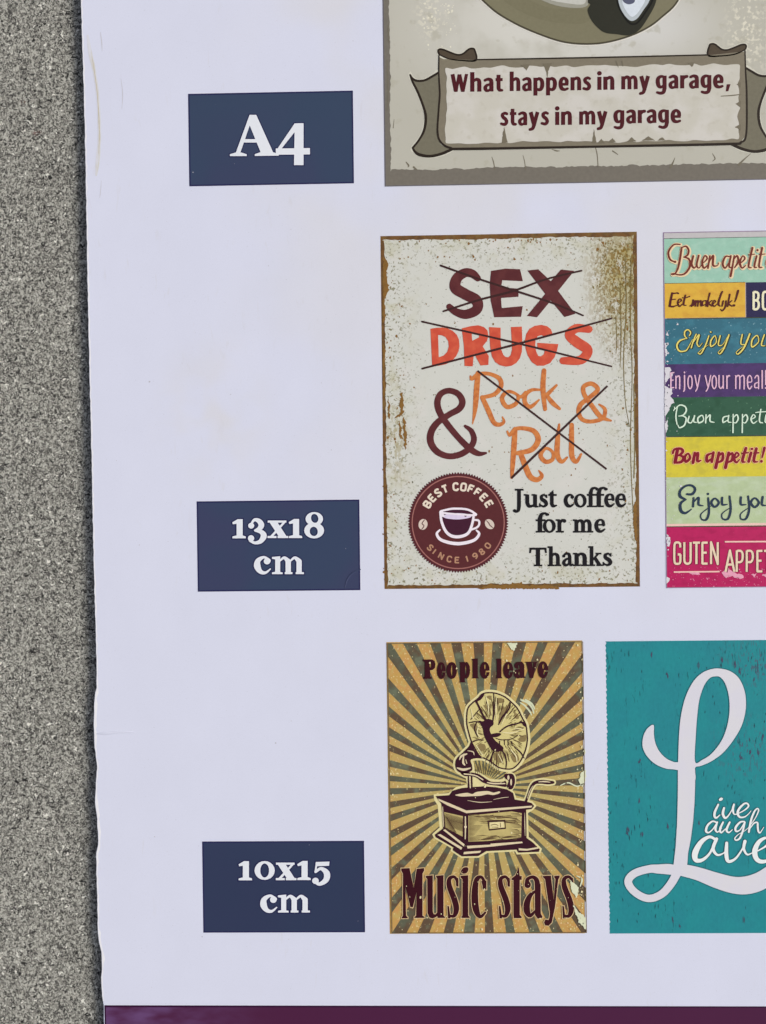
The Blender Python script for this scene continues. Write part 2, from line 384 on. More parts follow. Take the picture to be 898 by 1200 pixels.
EDGE = [(90, -260), (93, -100), (94.5, 0), (96, 50), (98, 110), (99.5, 180), (101, 250), (102, 310), (103, 370), (104.5, 430), (105.5, 480), (107, 540), (108, 600), (109.5, 660),
        (111, 715), (112.3, 760), (113, 790), (113, 806), (111.2, 812), (110, 825), (109.6, 845), (110.2, 870), (112, 888), (113.6, 900), (112.2, 915), (111.5, 930), (111, 940), (113, 955), (114.5, 975), (114.6, 990),
        (112.4, 1000), (112.6, 1020), (113.4, 1045), (114, 1070), (114.2, 1088), (115.5, 1103), (118.6, 1116), (119, 1130), (118.4, 1150), (119.4, 1168), (121, 1178), (121.6, 1200), (123, 1290)]
rd = random.Random(4); edge = []
for (a, b), (c, d) in zip(EDGE, EDGE[1:]):
    k = max(1, int((d - b) / 5))
    for i in range(k):
        t = i / k; edge.append((a + (c - a) * t + (rd.uniform(-.35, .35) if i else 0), b + (d - b) * t))
edge.append(EDGE[-1])
ER = 1075
outline = edge + [(ER, 1270), (ER - 12, -268)]
mw = Mat('white_laminated_card', (205, 208, 227), 0.36, 0.2); soft_sheet(mw)
mw.mix(mw.x.ramp(230, 420) * mw.y.ramp(900, 100) * mw.noise(140, 140, 2, 3).ramp(0.3, 0.6), (206, 206, 214), 0.8)
mw.mix(mw.blob(250, 480, 90, 120) * mw.noise(50, 50, 2, 13).ramp(0.35, 0.65), (206, 203, 202), 0.4)
mw.mix(mw.noise(1.6, 1.6, 1, 50).ramp(0.74, 0.80), (176, 176, 190), 0.5)
mw.mix(mw.noise(7, 30, 4, 90, .5).ramp(0.62, 0.75) * mw.noise(160, 160, 2, 95).ramp(.45, .6), (196, 196, 206), 0.35)
mw.mul(mw.noise(45, 60, 3, 60) * 0.05 + 0.975)
mw.mul(mw.noise(1.3, 1.3, 1, 61) * 0.05 + 0.975)
mw = mw.done()
ms = Mat('dark_violet_card_side', (112, 96, 158), 0.7, 0.1); ms.mul(ms.noise(5, 5, 3) * 0.6 + 0.7); ms = ms.done()
def slab(name, pts, z0, z1, bev, mtop, mside, parent):
    if area(pts) > 0: pts = pts[::-1]
    W = [B(*p) for p in pts]; n = len(W)
    ins = expand([(x, y) for x, y in W], -bev)
    if abs(area(ins)) > abs(area(W)): ins = expand(W, bev)
    fl_o = expand(W, 0.0002) if abs(area(expand(W, 0.0002))) > abs(area(W)) else expand(W, -0.0002)
    V = [(x, y, z0) for x, y in fl_o] + [(x, y, z1 - bev) for x, y in W] + [(x, y, z1) for x, y in ins]
    tp = delaunay_2d_cdt([Vector(p) for p in ins], [], [list(range(n))], 1, 1e-9)
    ot = len(V); V += [(v[0], v[1], z1) for v in tp[0]]
    Fc = [tuple(ot + i for i in f) for f in tp[2]]; k = len(Fc)
    for i in range(n):
        j = (i + 1) % n; Fc += [(i, j, n + j, n + i), (n + i, n + j, 2 * n + j, 2 * n + i)]
    Fc.append(tuple(range(n))[::-1])
    me = bpy.data.meshes.new(name); me.from_pydata(V, [], Fc); me.materials.append(mtop); me.materials.append(mside)
    for i, p in enumerate(me.polygons):
        if i < k: p.material_index = 0
        else: p.material_index = 0 if (i - k) % 2 == 1 and i < len(me.polygons) - 1 else 1
    me.update()
    import bmesh
    bm = bmesh.new(); bm.from_mesh(me); bmesh.ops.remove_doubles(bm, verts=bm.verts, dist=1e-7); bmesh.ops.recalc_face_normals(bm, faces=bm.faces); bm.to_mesh(me); bm.free()
    o = bpy.data.objects.new(name, me); C.objects.link(o); o.parent = parent; return o
board = slab('card_board', outline, 0.0, T, 0.00022, mw, ms, card)

def strip(name, path, wd, h, mat, parent, label=None, layer=6):
    """a crease: a low ridge of the sheet standing up along a path"""
    p = catmull([(a, b, c) for a, b, c in path], False); V = []; Fc = []
    for i, (x, y, k) in enumerate(p):
        a = p[max(i - 1, 0)]; b = p[min(i + 1, len(p) - 1)]; dx, dy = b[0] - a[0], b[1] - a[1]; l = math.hypot(dx, dy) or 1; nx, ny = -dy / l, dx / l
        z = T + 0.2 * LZ
        V += [(*B(x + nx * wd * k, y + ny * wd * k), z), (*B(x, y), z + layer * LZ + h * k), (*B(x - nx * wd * k, y - ny * wd * k), z)]
        if i: j = 3 * i; Fc += [(j - 3, j, j + 1, j - 2), (j - 2, j + 1, j + 2, j - 1)]
    me = bpy.data.meshes.new(name); me.from_pydata(V, [], Fc); me.materials.append(mat)
    for q in me.polygons: q.use_smooth = True
    o = bpy.data.objects.new(name, me); C.objects.link(o); o.parent = parent
    if label: o['label'] = label
    return o
strip('crease', [(113, 860, .3), (122, 859.5, 1), (135, 858.4, 1), (148, 857.8, .8), (160, 858.5, .2)], 1.6, 0.00026, mw, card, 'short crease running in from the worn left edge', 1)
strip('crease', [(250, 841, .2), (262, 840, .6), (275, 838, .2)], 1.5, 0.00005, mw, card, layer=1)
# exposed paper along the left edge, stain and scratch
core = ink((222, 222, 230), 0.06, 0.8)
rr = random.Random(9); e2 = [(x + 0.7, y) for x, y in edge if -20 < y < 1176]
inner = [(x + (3.4 if 806 < y < 872 or 930 < y < 1012 or 1092 < y < 1126 else 1.7) * rr.uniform(.55, 1.15), y) for x, y in e2]
sheet('worn_edge', [[e2 + inner[::-1]], []], 1, core, card, 'white worn paper edge down the left side of the card')
st = Mat('yellowed_stain', (205, 206, 217), 0.5); st.mix(st.noise(6, 25, 3, 4).ramp(0.42, 0.65), (198, 196, 194)); st = st.done()
sheet('stain', parse("S 103,42,2.5 106,62,4.5 111,85,4 114.5,110,3.5 116.5,140,4 116.5,165,4 115,185,5 113,205,2.5"), 1, st, card, 'faint yellow stain near the upper left edge')
sheet('scratch', parse("S 108,66,.5 111.5,88,1.1 114.3,110,1 116,135,1.3 116.8,158,1.1 116,180,.4"), 2, ink((190, 183, 168), .15, .6), card, 'thin brown curved scratch near the upper left edge')
pieces('scratch', "S 118,38,.6 119.5,50,1 120,60,.4; S 119,212,.3 118,226,.7 117,232,.2; S 142,92,.3 144,110,.8 143,128,.3", 2, ink((192, 190, 200), .1, .6), card)
sheet('dirt_speck', specks(46, (130, 10, 440, 1170), 5, (0.35, 1.0)), 2, ink((176, 174, 186), .1, .6), card, kind='stuff')
# dark plum band along the lower end
band = Mat('plum_ink_sheen', (76, 28, 64), 0.33, 0.2); soft_sheet(band)
band.mix(band.x.ramp(330, 110) * band.noise(30, 12, 2, 3).ramp(0.2, 0.8), (104, 70, 122), 0.9)  # painted reflection: lavender sheen at the left, fading to plum
band = band.done()
sheet('plum_band', [[[(124.3, 1178.8)] + [(898, 1180.5), (ER - 6, 1181), (ER - 4, 1266), (126, 1282)]], []], 1, band, card, 'dark plum printed band along the bottom of the card')
sheet('band_edge', [[[(122.6, 1178), (ER - 6, 1179.6), (ER - 6, 1181.0), (124.3, 1180.2), (126, 1282), (124.6, 1282)]], []], 2, ink((48, 16, 48)), card)

# ------------------------------------------------------------------ navy size badges
navy = Mat('navy_ink', (54, 66, 93), 0.36, 0.2); soft_sheet(navy)
navy.mix(navy.noise(90, 110, 2, 5).ramp(0.35, 0.65), (59, 62, 93), 0.8)
navy.mix(navy.y.ramp(300, 60), (54, 69, 92), 0.8); navy.mix(navy.y.ramp(800, 1050), (43, 53, 84), 0.8)  # reflection gradient painted into the navy: paler upper badge, darker lower one
navy = navy.done()
rim = ink((38, 38, 78)); halo = ink((36, 38, 76)); white = ink((216, 220, 238), .03)
ONE = "P 120,118 158,118 158,240 180,247 182,262 80,262 82,247 112,240 112,152 84,157 80,142"
EX = "P 358,140 418,140 490,250 430,250; L 472,140,16 372,250,18; P 346,128 440,128 440,144 346,144; P 440,128 486,128 486,144 440,144; P 345,244 412,244 412,260 345,260; P 420,244 500,244 500,260 420,260"
CEE = "S 352,430,34 345,418,22 315,404,20 274,430,38 268,472,50 292,512,34 330,520,20 366,492,10; E 341,434,25,24"
EM = "P 378,402 440,396 440,515 458,518 458,531 378,531 378,518 402,513 402,420 378,416; S 438,430,14 470,408,22 500,435,40; L 500,432,40 500,518; P 474,516 532,516 532,531 474,531; S 518,430,14 550,408,22 582,435,40; L 582,432,40 582,518; P 556,516 618,516 618,531 556,531"
def sh(dx, dy, s): return lambda x, y: (x + dx, y + dy)
def badge(x0, y0, x1, y1, label, txt):
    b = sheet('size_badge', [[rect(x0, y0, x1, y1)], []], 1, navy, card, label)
    r = [[rect(x0 - .4, y0 - .4, x1 + .4, y1 + .4)], [rect(x0 + 1.3, y0 + 1.3, x1 - 1.3, y1 - 1.3)]]
    sheet('badge_border', r, 2, rim, b)
    for nm, fn in txt:
        sheet('letter_shadow', fn(1), 3, halo, b); sheet(nm, fn(0), 4, white, b)
    return b
g4 = blk(260, 130, 7.483); g13 = blk(260, 590, 6.414); g10 = blk(265, 1000, 6.414)
A_ = "P 245,35 303,35 455,372 345,372 246,128 162,372 122,372; P 72,380 120,366 175,366 220,380 220,397 72,397; P 290,380 342,362 445,362 500,376 500,393 290,396; P 190,248 300,248 316,278 178,278"
F_ = "P 640,110 718,108 718,476 634,476; P 640,110 668,112 668,150 520,338 478,348; P 474,330 774,326 774,382 476,385"
badge(221, 110.5, 414, 218, 'navy size badge reading A4', [('badge_text', lambda g: tr(join(parse(A_, 9 * g), parse(F_, 9 * g)), g4))])
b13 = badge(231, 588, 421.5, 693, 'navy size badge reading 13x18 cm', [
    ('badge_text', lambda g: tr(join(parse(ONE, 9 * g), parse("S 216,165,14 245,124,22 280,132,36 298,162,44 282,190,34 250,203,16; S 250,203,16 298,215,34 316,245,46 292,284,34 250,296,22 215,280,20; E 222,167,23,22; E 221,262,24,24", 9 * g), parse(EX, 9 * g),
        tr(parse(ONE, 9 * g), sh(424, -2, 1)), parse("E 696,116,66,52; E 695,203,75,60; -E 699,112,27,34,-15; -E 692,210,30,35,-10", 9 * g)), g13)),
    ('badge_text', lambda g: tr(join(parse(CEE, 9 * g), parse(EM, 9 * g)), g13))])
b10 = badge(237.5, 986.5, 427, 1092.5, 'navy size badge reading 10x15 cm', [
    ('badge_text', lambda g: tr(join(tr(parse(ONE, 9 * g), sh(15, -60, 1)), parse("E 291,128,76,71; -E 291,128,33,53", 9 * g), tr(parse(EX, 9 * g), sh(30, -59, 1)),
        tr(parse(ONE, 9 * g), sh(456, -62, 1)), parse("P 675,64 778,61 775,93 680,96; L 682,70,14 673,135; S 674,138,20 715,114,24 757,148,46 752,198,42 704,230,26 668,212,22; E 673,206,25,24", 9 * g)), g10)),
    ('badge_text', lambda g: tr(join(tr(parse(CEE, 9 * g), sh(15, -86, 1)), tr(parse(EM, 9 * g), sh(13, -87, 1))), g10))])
strip('crease', [(423, 667, .3), (414, 671, 1), (407, 679, 1), (404, 690, .4)], 1.4, 0.00009, navy, b13, 'curved crease in the lower right corner', 3)

# ------------------------------------------------------------------ the garage sign print (largest size)
gm = Mat('weathered_field_ink', (178, 176, 166), 0.4, 0.15); soft_sheet(gm)
gm.mix(gm.blob(640, 30, 230, 150) * gm.noise(40, 40, 3, 2).ramp(0.2, 0.55), (204, 203, 198), 0.9)
gm.mix(gm.blob(760, 40, 120, 60), (203, 203, 203), 0.7)
gm.mix((gm.blob(510, 22, 26, 40) + gm.blob(875, 50, 34, 110)) * gm.noise(5, 5, 3, 6).ramp(0.5, 0.62), (214, 210, 195), 0.9)
gm.mix(gm.noise(14, 14, 3, 12).ramp(0.58, 0.72), (166, 163, 148), 0.5)
gm = gm.done()
gframe = ink((112, 107, 99), 0.14)
gp = sheet('printed_sign', [[rect(444.6, -330, 1062, 218.8)], []], 1, gframe, card, 'print of a grey garage sign with a scroll banner and the underside of a car')
sheet('sign_edge', [[rect(444.6, -330, 1062, 218.8)], [rect(445.9, -329, 1060.8, 217.8)]], 2, ink((96, 94, 104)), gp)
sheet('sign_field', [[rect(450.2, -324, 1054, 201.5, 3.2, 3)], []], 2, gm, gp)
dk = ink((42, 34, 28), .15); taupe = ink((122, 115, 100), .12); dtaupe = ink((78, 68, 56), .15); olv = ink((120, 116, 94), .08)
gf = blk(440, 0, 1.961); ga = blk(470, 40, 6.669); gr_ = blk(660, 0, 3.773)
# car
body = tr(parse("K 215,-40 262,15 310,48 370,76 435,97 500,101 555,92 610,72 655,42 700,-10 710,-120 640,-230 450,-260 260,-220 190,-130"), gf)
sheet('car_halo', tr(parse("K 215,-40 262,15 310,48 370,76 435,97 500,101 555,92 610,72 655,42 700,-10 710,-120 640,-230 450,-260 260,-220 190,-130", 5), gf), 3, ink((208, 205, 198)), gp)
cb = sheet('car_body', body, 4, olv, gp, 'olive brown car body cut off by the top of the picture')
sheet('car_outline', tr(parse("Z 215,-40,3 262,15,4 310,48 370,76 435,97 500,101 555,92 610,72 655,42 700,-10 710,-120 640,-230 450,-260 260,-220 190,-130"), gf), 5, ink((70, 66, 52)), gp)
sheet('car_highlight', tr(parse("K 330,-30 385,2 430,16 475,18 490,5 470,-30 400,-60"), gf), 5, ink((150, 149, 138)), gp)
sheet('car_highlight', tr(parse("K 350,-30 395,-2 440,8 478,10 480,-10 440,-40"), gf), 6, ink((186, 186, 180)), gp)
sheet('fender', tr(parse("K 255,-60 300,5 380,45 460,55 490,48 495,28 470,20 400,18 340,-10 290,-60"), gf), 4.5, ink((116, 112, 90)), gp)
sheet('tyre', tr(parse("K 110,0 120,20 108,45 122,85 150,120 185,145 235,152 290,157 335,135 375,80 410,10 420,-80 370,-170 250,-190 150,-120"), gr_), 7, ink((46, 46, 38)), gp)
sheet('tyre_shine', tr(parse("S 240,-60,5 240,5,8 252,45 285,95 310,108 335,95 370,45 395,0 400,-60,4"), gr_), 8, ink((24, 24, 20)), gp)
sheet('wheel_rim', tr(parse("K 244,-60 244,5 262,55 295,92 325,85 355,45 382,0 385,-70 320,-130 270,-110"), gr_), 9, ink((176, 184, 190)), gp)
sheet('rim_shine', tr(parse("K 262,-60 260,5 275,45 300,75 322,66 345,35 362,0 360,-60 310,-100"), gr_), 10, ink((206, 214, 224)), gp)
sheet('hub', tr(parse("K 262,-40 262,2 285,20 312,14 318,-10 310,-50"), gr_), 11, ink((86, 90, 112)), gp)
sheet('light_fleck', specks(60, (493, 4, 535, 60), 8, (.5, 1.8), 1, lambda x, y: .8 if y < 40 else .3), 3, ink((214, 211, 196)), gp, kind='stuff')
# banner
def mirr(f, k=-5.5): return lambda x, y: (1388 - f(x, y)[0], f(x, y)[1] + k)
TAIL = "K 72,320 88,345 130,368 190,360 250,328 296,300 302,450 298,620 296,800 320,870 400,892 330,935 230,955 150,945 110,920 92,890 140,830 180,750 195,640 178,570 130,450 90,370"
TAILO = "S 72,320,10 92,350,14 130,366 190,360 250,328 296,300,12; S 72,320,8 92,375,12 130,450,14 175,565 194,650,17 182,750,15 140,830,12 92,890,12; S 92,890,10 112,922,16 150,945,20 230,955,18 320,935,18 400,900,18"
CURL = "K 296,122 330,122 400,150 445,163 485,155 530,120 560,114 578,130 586,205 480,215 380,200 310,170 292,145"
CURLO = "Z 296,122,11 330,122 400,150 445,163 485,155 530,120 560,114 578,130 586,205 480,208,7 380,195 310,165 292,145,9"
for f in (ga, mirr(ga)):
    sheet('banner_tail', tr(parse(TAIL, 16), f), 3, ink((198, 196, 184)), gp)
    sheet('banner_tail', tr(parse(TAIL), f), 4, ink((112, 108, 93), .15), gp)
    sheet('banner_outline', tr(parse(TAILO, 2), f), 5, dk, gp)
    sheet('banner_curl', tr(parse(CURL, 14), f), 3.5, ink((198, 196, 184)), gp)
    sheet('banner_curl', tr(parse(CURL), f), 5, dtaupe, gp)
    sheet('banner_outline', tr(parse(CURLO, 1.5), f), 6, dk, gp)
face = [[(514.6, 67), (520, 69.5), (557, 70.5), (700, 68), (830, 65), (868, 61), (873.4, 61), (875, 110), (874.5, 158), (868, 167), (850, 168.5), (700, 172), (545, 174.3), (528, 174), (516, 168), (513, 155)]]
sheet('banner', [face, []], 6, taupe, gp, 'taupe scroll banner with torn pale face')
sheet('banner_outline', parse("S 557,70.2,1.6 700,67.6,1.8 830,64.6,1.6; S 514.8,62,1.4 514.4,85,1.6 515.5,110,2.2 514.2,130,2 513,155,2.2 517,167,2.2 528,173.5,2.6 548,174.6,3 700,172,2.6 850,169,3 868,167,2.4 874.5,157,2.2 875,110,2.2 873.8,85,1.8 873,58,1.4"), 7, dk, gp)
def torn(x0, y0, x1, y1, seed):
    rd = random.Random(seed); o = []; sl = -0.010
    def edgepts(a, b, inn, n):
        q = []; h = 0
        for i in range(n):
            t = i / n; h = .5 * h + rd.uniform(-1, 1) * 1.1; d = h + 1.1 * math.sin(i * 1.9) * rd.random()
            q.append((a[0] + (b[0] - a[0]) * t + inn[0] * d, a[1] + (b[1] - a[1]) * t + inn[1] * d, 1))
        return q
    k = [(x0 + 2, y0 + sl * 0), (x1, y0 + sl * (x1 - x0)), (x1 - 1, y1 + sl * (x1 - x0)), (x0 + 3, y1)]
    for i, (n, inn) in enumerate(((46, (0, 1)), (16, (-1, 0)), (46, (0, -1)), (16, (1, 0)))): o += edgepts(k[i], k[(i + 1) % 4], inn, n)
    return [(a, b) for a, b, c in catmull(o, True, n=3)]
pf = Mat('pale_banner_ink', (190, 187, 178), 0.4, 0.15); soft_sheet(pf); pf.mix(pf.noise(35, 30, 3, 8).ramp(0.4, 0.65), (198, 195, 190)); pf.mix(pf.noise(9, 9, 3, 18).ramp(.55, .7), (180, 176, 165), .5); pf = pf.done()
face_o = sheet('banner_face', [[torn(520.5, 79.5, 866, 168, 5)], []], 8, pf, gp)
notch = "P 610,76 621,75.5 617,83; P 636,75 647,74 642.5,84 641.5,93 640,84; S 722,72,1.4 724.5,79,.7; S 729,72,1.4 730,78,.7; P 806,74 814,73 811,79; S 845,113,1 855,112.4,1.3 868,111,1.2; P 588,167.5 595,167.5 591,149 589.5,156; P 693.5,168 699,168 696.2,151; P 735,166 740,161 746,166; P 712,167 718,162 722,167; P 752,165 760,160 768,165; P 770,165 776,161 780,165; P 700,168 705,163 709,168; P 868,146 861,149 868,153; P 868,96 863,99 868,103; P 868,118 862,122 868,127"
pieces('torn_notch', notch, 9, ink((112, 105, 90), .1), gp, None, .3)
pieces('crack', "S 576.5,184,.6 578.5,190,1.2 580,199,1; S 613,182,.5 615,190,1 616,199,.9; S 698,173,1 700,182,1.2 701,196,1; S 647,175,.6 652,176.8,1.6 656,177,.6; S 786,196,3 789,190,1.6 791,185,.5; S 866,193,3 872,187,1.6 880,180,.5; S 476,190,1 479,194,2 478,196,.5; S 462,140,.5 461,150,1; S 455,30,1.4 455.5,50,.8; S 454,70,1 455,110,1.2 454,130,.6; S 485,196,2.4 489,199,1; S 835,180,.6 838,186,1.4 835,189,.5; S 718,177,1.6 724,181,1", 3, ink((112, 106, 92)), gp)
tm = ink((78, 22, 30), .1); w1 = blk(520, 75, 4.989); w2 = blk(690, 75, 4.989)
for s, f, a, b, base in (("What", w1, 42, 345, 165), ("happens", w1, 386, 860, 160), ("in", w2, 50, 150, 153), ("my", w2, 190, 358, 150), ("garage,", w2, 392, 826, 146),
                         ("stays", w1, 332, 614, 361), ("in", w1, 652, 750, 358), ("my", w1, 792, 958, 356), ("garage", w2, 145, 540, 349)):
    sheet('printed_word', sans(s, f, a, b, base, 78), 10, tm, gp, 'dark red word %s on the banner' % s.strip(','))

# ------------------------------------------------------------------ the coffee sign print
cf = Mat('cream_sign_ink', (198, 199, 194), 0.42, 0.12); soft_sheet(cf)
edge_m = (cf.x - 600).m('ABSOLUTE').ramp(90, 150) ; edge_v = (cf.y - 482).m('ABSOLUTE').ramp(150, 207)
prox = edge_m.m('MAXIMUM', edge_v)
cf.mix(cf.noise(26, 26, 3, 2).ramp(0.5, 0.7), (204, 202, 199), .6)
cf.mix(cf.blob(735, 330, 62, 110) * cf.noise(10, 14, 3, 7).ramp(0.25, 0.6), (168, 158, 96), .85)
cf.mix(cf.blob(742, 312, 52, 80) * cf.noise(12, 20, 3, 19).ramp(0.35, 0.6), (150, 128, 52), .8)
cf.mix(cf.blob(738, 325, 62, 130).m('POWER', .6) * cf.noise(3.0, 4.4, 3, 17, .5).ramp(0.46, 0.56), (126, 96, 28), 1.0)
cf.mix(prox * cf.noise(3.2, 3.2, 3, 27, .4).ramp(0.56, 0.66), (112, 108, 76), .9)
cf.mix(prox * cf.noise(16, 16, 2, 37).ramp(0.45, 0.7), (182, 180, 156), .6)
cf.mix(cf.noise(3.0, 3.0, 2, 47).ramp(0.67, 0.74), (120, 120, 104), .75)
cf.mix(cf.blob(463, 510, 24, 90) * cf.noise(4, 9, 3, 57).ramp(.48, .6), (158, 146, 104), .7)
cf = cf.done()
rust = Mat('rust_brown_ink', (116, 80, 42), 0.42, 0.12); soft_sheet(rust); rust.mix(rust.noise(6, 6, 3, 5).ramp(.4, .65), (92, 66, 42), .8); rust.mix(rust.noise(12, 12, 3, 15).ramp(.5, .7), (124, 100, 54), .6); rust = rust.done()
cp = sheet('printed_sign', [[rect(446, 276.7, 748.3, 690.3)], []], 1, rust, card, 'print of a cream coffee sign with crossed out words and a rusty edge')
sheet('sign_face', [[rect(448.4, 280.2, 745.9, 687.6, 2.6, 7)], []], 2, cf, cp)
fl = ink((130, 92, 40), .25); fl2 = ink((126, 108, 58), .3)
rim_d = lambda x, y: 1.0 if min(x - 449, 748 - x, y - 279, 688 - y) < 5 + 5 * math.sin(x * .07 + y * .05) else (0.22 if min(x - 449, 748 - x, y - 279, 688 - y) < 26 else 0.03)
sheet('rust_fleck', specks(420, (449, 280, 745.5, 687), 12, (.5, 1.5), 1.3, rim_d), 3, fl, cp, kind='stuff')
sheet('rust_fleck', specks(520, (676, 284, 745, 460), 13, (.35, 1.2), 1.4, lambda x, y: max(0, 1 - math.hypot((x - 737) / 48, (y - 330) / 100))), 4, fl2, cp, kind='stuff')
sheet('dark_fleck', specks(260, (452, 284, 744, 684), 14, (.3, .95), 1.1, lambda x, y: 1 if y > 600 or y < 315 or x > 700 or x < 475 else .1), 3, ink((104, 102, 84), .2), cp, kind='stuff')
pieces('rust_streak', "S 733,300,.8 734,360,1.3 731,420,1 733,470,.7 738,500,.5; S 740,300,1.2 739,380,1.3 741,440,.8 739,520,.9 742,600,.8; S 727,330,.8 728,390,1.2 727,430,.5; S 722,372,.5 723,400,.9 722,415,.3; S 743,450,1.4 744,520,1 743,560,1.4", 5, fl2, cp)
flake = "P 80,545 88,540 90,600 86,615 62,622 78,606; P 88,622 96,640 100,700 96,745 92,700 90,660; P 74,632 84,650 82,690 76,675; P 47,640 54,660 56,705 50,690; P 41,560 47,590 44,640 40,610"
pieces('peeled_patch', flake, 5, fl, cp, None, 1.2, blk(440, 260, 2.709))
pieces('peeled_patch', "P 449,300 455,309 453,322 456,340 451,352 452,372 449,380; P 449,402 452,410 450,440 452,455 449,470; P 743,590 746,585 747,640 744,630 742,612; P 560,690 575,684.5 590,686 606,682.5 618,686 640,685 655,688 655,690; P 520,690 500,686.5 480,688 478,690; P 449,520 453,540 451,580 454,600 450,640 453,670 449,688", 5, fl, cp, None, .8)
mar = Mat('maroon_ink', (88, 36, 40), 0.4); soft_sheet(mar); mar.mix(mar.noise(14, 14, 2, 3).ramp(.4, .7), (98, 44, 46)); mar = mar.done()
red = Mat('coral_red_ink', (204, 72, 50), 0.4); soft_sheet(red); red.mix(red.noise(10, 10, 2, 3).ramp(.4, .7), (214, 86, 58)); red = red.done()
org = Mat('orange_ink', (206, 120, 58), 0.4); soft_sheet(org); org.mix(org.noise(5, 5, 2, 3).ramp(.4, .65), (190, 100, 46)); org = org.done()
fs_ = blk(515, 305, 5.282); fd = blk(490, 370, 3.904); fa = blk(490, 430, 8.164); fr = blk(585, 430, 6.414); fj = blk(595, 565, 6.193)
wd = sheet('printed_word', tr(parse("S 238,112,40 205,84,52 160,78,56 110,112,64 100,170,70 160,210,68 230,250,68 232,305,62 165,335,58 100,318,46 62,288,38; P 320,66 410,52 500,56 517,130 390,124 382,168 490,176 490,226 382,234 386,296 516,284 506,350 340,353 318,250 312,150; P 545,64 612,56 690,130 752,58 835,66 735,190 842,332 775,352 690,250 605,353 542,345 655,208"), fs_), 5, mar, cp, 'maroon crossed-out word SEX')
sheet('printed_word', tr(parse("P 57,60 80,56 110,54 135,58 160,70 178,88 188,110 190,138 186,162 175,185 155,208 128,222 95,229 65,231; -P 92,88 110,90 126,98 138,116 141,140 134,165 118,182 95,190; P 200,58 240,48 275,44 302,52 318,68 322,90 316,115 296,140 324,185 322,225 286,228 256,172 250,232 213,230 210,140; -P 246,80 275,82 281,98 248,115; P 325,52 378,55 378,120 382,158 390,178 400,189 414,190 424,180 430,155 428,100 425,52 475,50 477,110 475,165 466,195 450,216 428,229 402,233 375,227 353,212 338,186 330,140; P 616,84 608,62 590,48 565,42 535,46 510,60 495,84 489,115 492,150 502,182 520,212 545,229 575,229 604,217 625,190 636,160 642,130 545,124 548,154 580,158 576,176 562,186 550,184 541,165 536,135 538,110 548,94 565,89 588,98; S 782,62,34 725,58,40 692,88,42 728,122,48 776,158,46 745,202,42 664,206,34"), fd), 5, red, cp, 'coral red crossed-out word DRUGS')
sheet('ampersand', tr(parse("S 452,567,30 510,612,48 536,690,56 505,765,58 420,830,60 300,855,58 185,812,62 122,720,66 128,620,66 190,530,62 300,455,58 395,400,62 425,330,62 380,255,58 290,228,56 212,265,58 186,350,62 215,450,62 290,560,60 400,690,58 500,785,62 580,830,50 650,824,22"), fa), 5, mar, cp, 'large maroon ampersand')
sheet('printed_word', join(tr(parse("S 503,92,22 512,118,28 540,108,26; S 512,120,22 560,75,32 640,62,36 720,78,38 785,120,44 792,190,46 730,262,42 615,292,36; S 575,60,48 562,200,54 552,350,50 540,450,34 522,545,10; S 615,292,44 670,410,50 725,530,46 780,552,40 822,525,30 808,480,14"), fa),
      tr(parse("Z 70,185,26 22,235,34 60,300,34 128,275,32 140,215,22; S 130,205,22 165,225,26 200,190,22; S 305,172,18 245,174,26 198,212,32 196,270,34 236,300,32 300,248,14; S 338,28,36 330,160,40 346,318,30; S 432,138,18 375,195,30 355,215,28; S 362,218,28 402,270,36 455,315,22"), fr)), 5, org, cp, 'orange crossed-out word Rock')
sheet('ampersand', tr(parse("S 752,282,14 796,320,28 780,385,30 700,410,30 630,398,32 600,350,36 612,285,36 680,230,34 742,170,34 695,126,34 636,150,34 642,210,34 700,295,36 765,375,36 840,404,16"), fr), 5, org, cp, 'small orange ampersand')
sheet('printed_word', tr(parse("S 62,485,16 78,515,20 100,500,18; S 78,515,20 120,468,28 190,462,32 265,485,38 294,550,42 245,622,40 140,648,34; S 120,470,38 112,600,42 102,740,36 95,832,22; S 160,645,38 192,730,44 232,822,44 285,848,38 322,818,30 300,780,12; Z 352,612,24 312,665,34 350,712,34 402,695,30 402,640,24; S 452,432,16 440,550,38 438,660,40 470,712,32 512,680,16; S 546,436,34 545,560,40 548,670,40 580,712,32 618,655,16"), fr), 5, org, cp, 'orange crossed-out word Roll')
ln = ink((58, 34, 34), .15)
sheet('cross_stroke', tr(parse("S 8,33,12 220,108,12 450,183,13 700,265,12 890,342,10"), fs_), 6, ln, cp)
sheet('cross_stroke', tr(parse("S 26,316,12 250,245,13 460,190,14 660,118,12 880,65,11"), fs_), 7, ln, cp)
sheet('cross_stroke', tr(parse("S 18,27,8 450,125,9 885,232,7"), fd), 6, ln, cp)
sheet('cross_stroke', tr(parse("S 20,242,9 460,128,10 885,13,8"), fd), 7, ln, cp)
sheet('cross_stroke', tr(parse("L -162,30,14 808,768,14"), fr), 6, ln, cp)
sheet('cross_stroke', tr(parse("L 92,836,18 815,143,14"), fr), 7, ln, cp)
blk_i = ink((24, 22, 26), .1)
for wds, b0, lab in ((([('J', 40, 112), ('u', 120, 222), ('s', 228, 290), ('t', 296, 356)]), 182, 'Just'), ([('c', 406, 480), ('o', 484, 572), ('f', 574, 630), ('f', 630, 692), ('e', 700, 776), ('e', 780, 858)], 182, 'coffee'),
                     ([('f', 202, 266), ('o', 258, 348), ('r', 350, 422)], 365, 'for'), ([('m', 474, 622), ('e', 628, 708)], 366, 'me'),
                     ([('T', 156, 284), ('h', 290, 390), ('a', 394, 474), ('n', 474, 588), ('k', 586, 694), ('s', 690, 756)], 609, 'Thanks')):
    sheet('printed_word', serif(wds, fj, b0, -0.003, 0.94), 6, blk_i, cp, 'black serif word ' + lab)
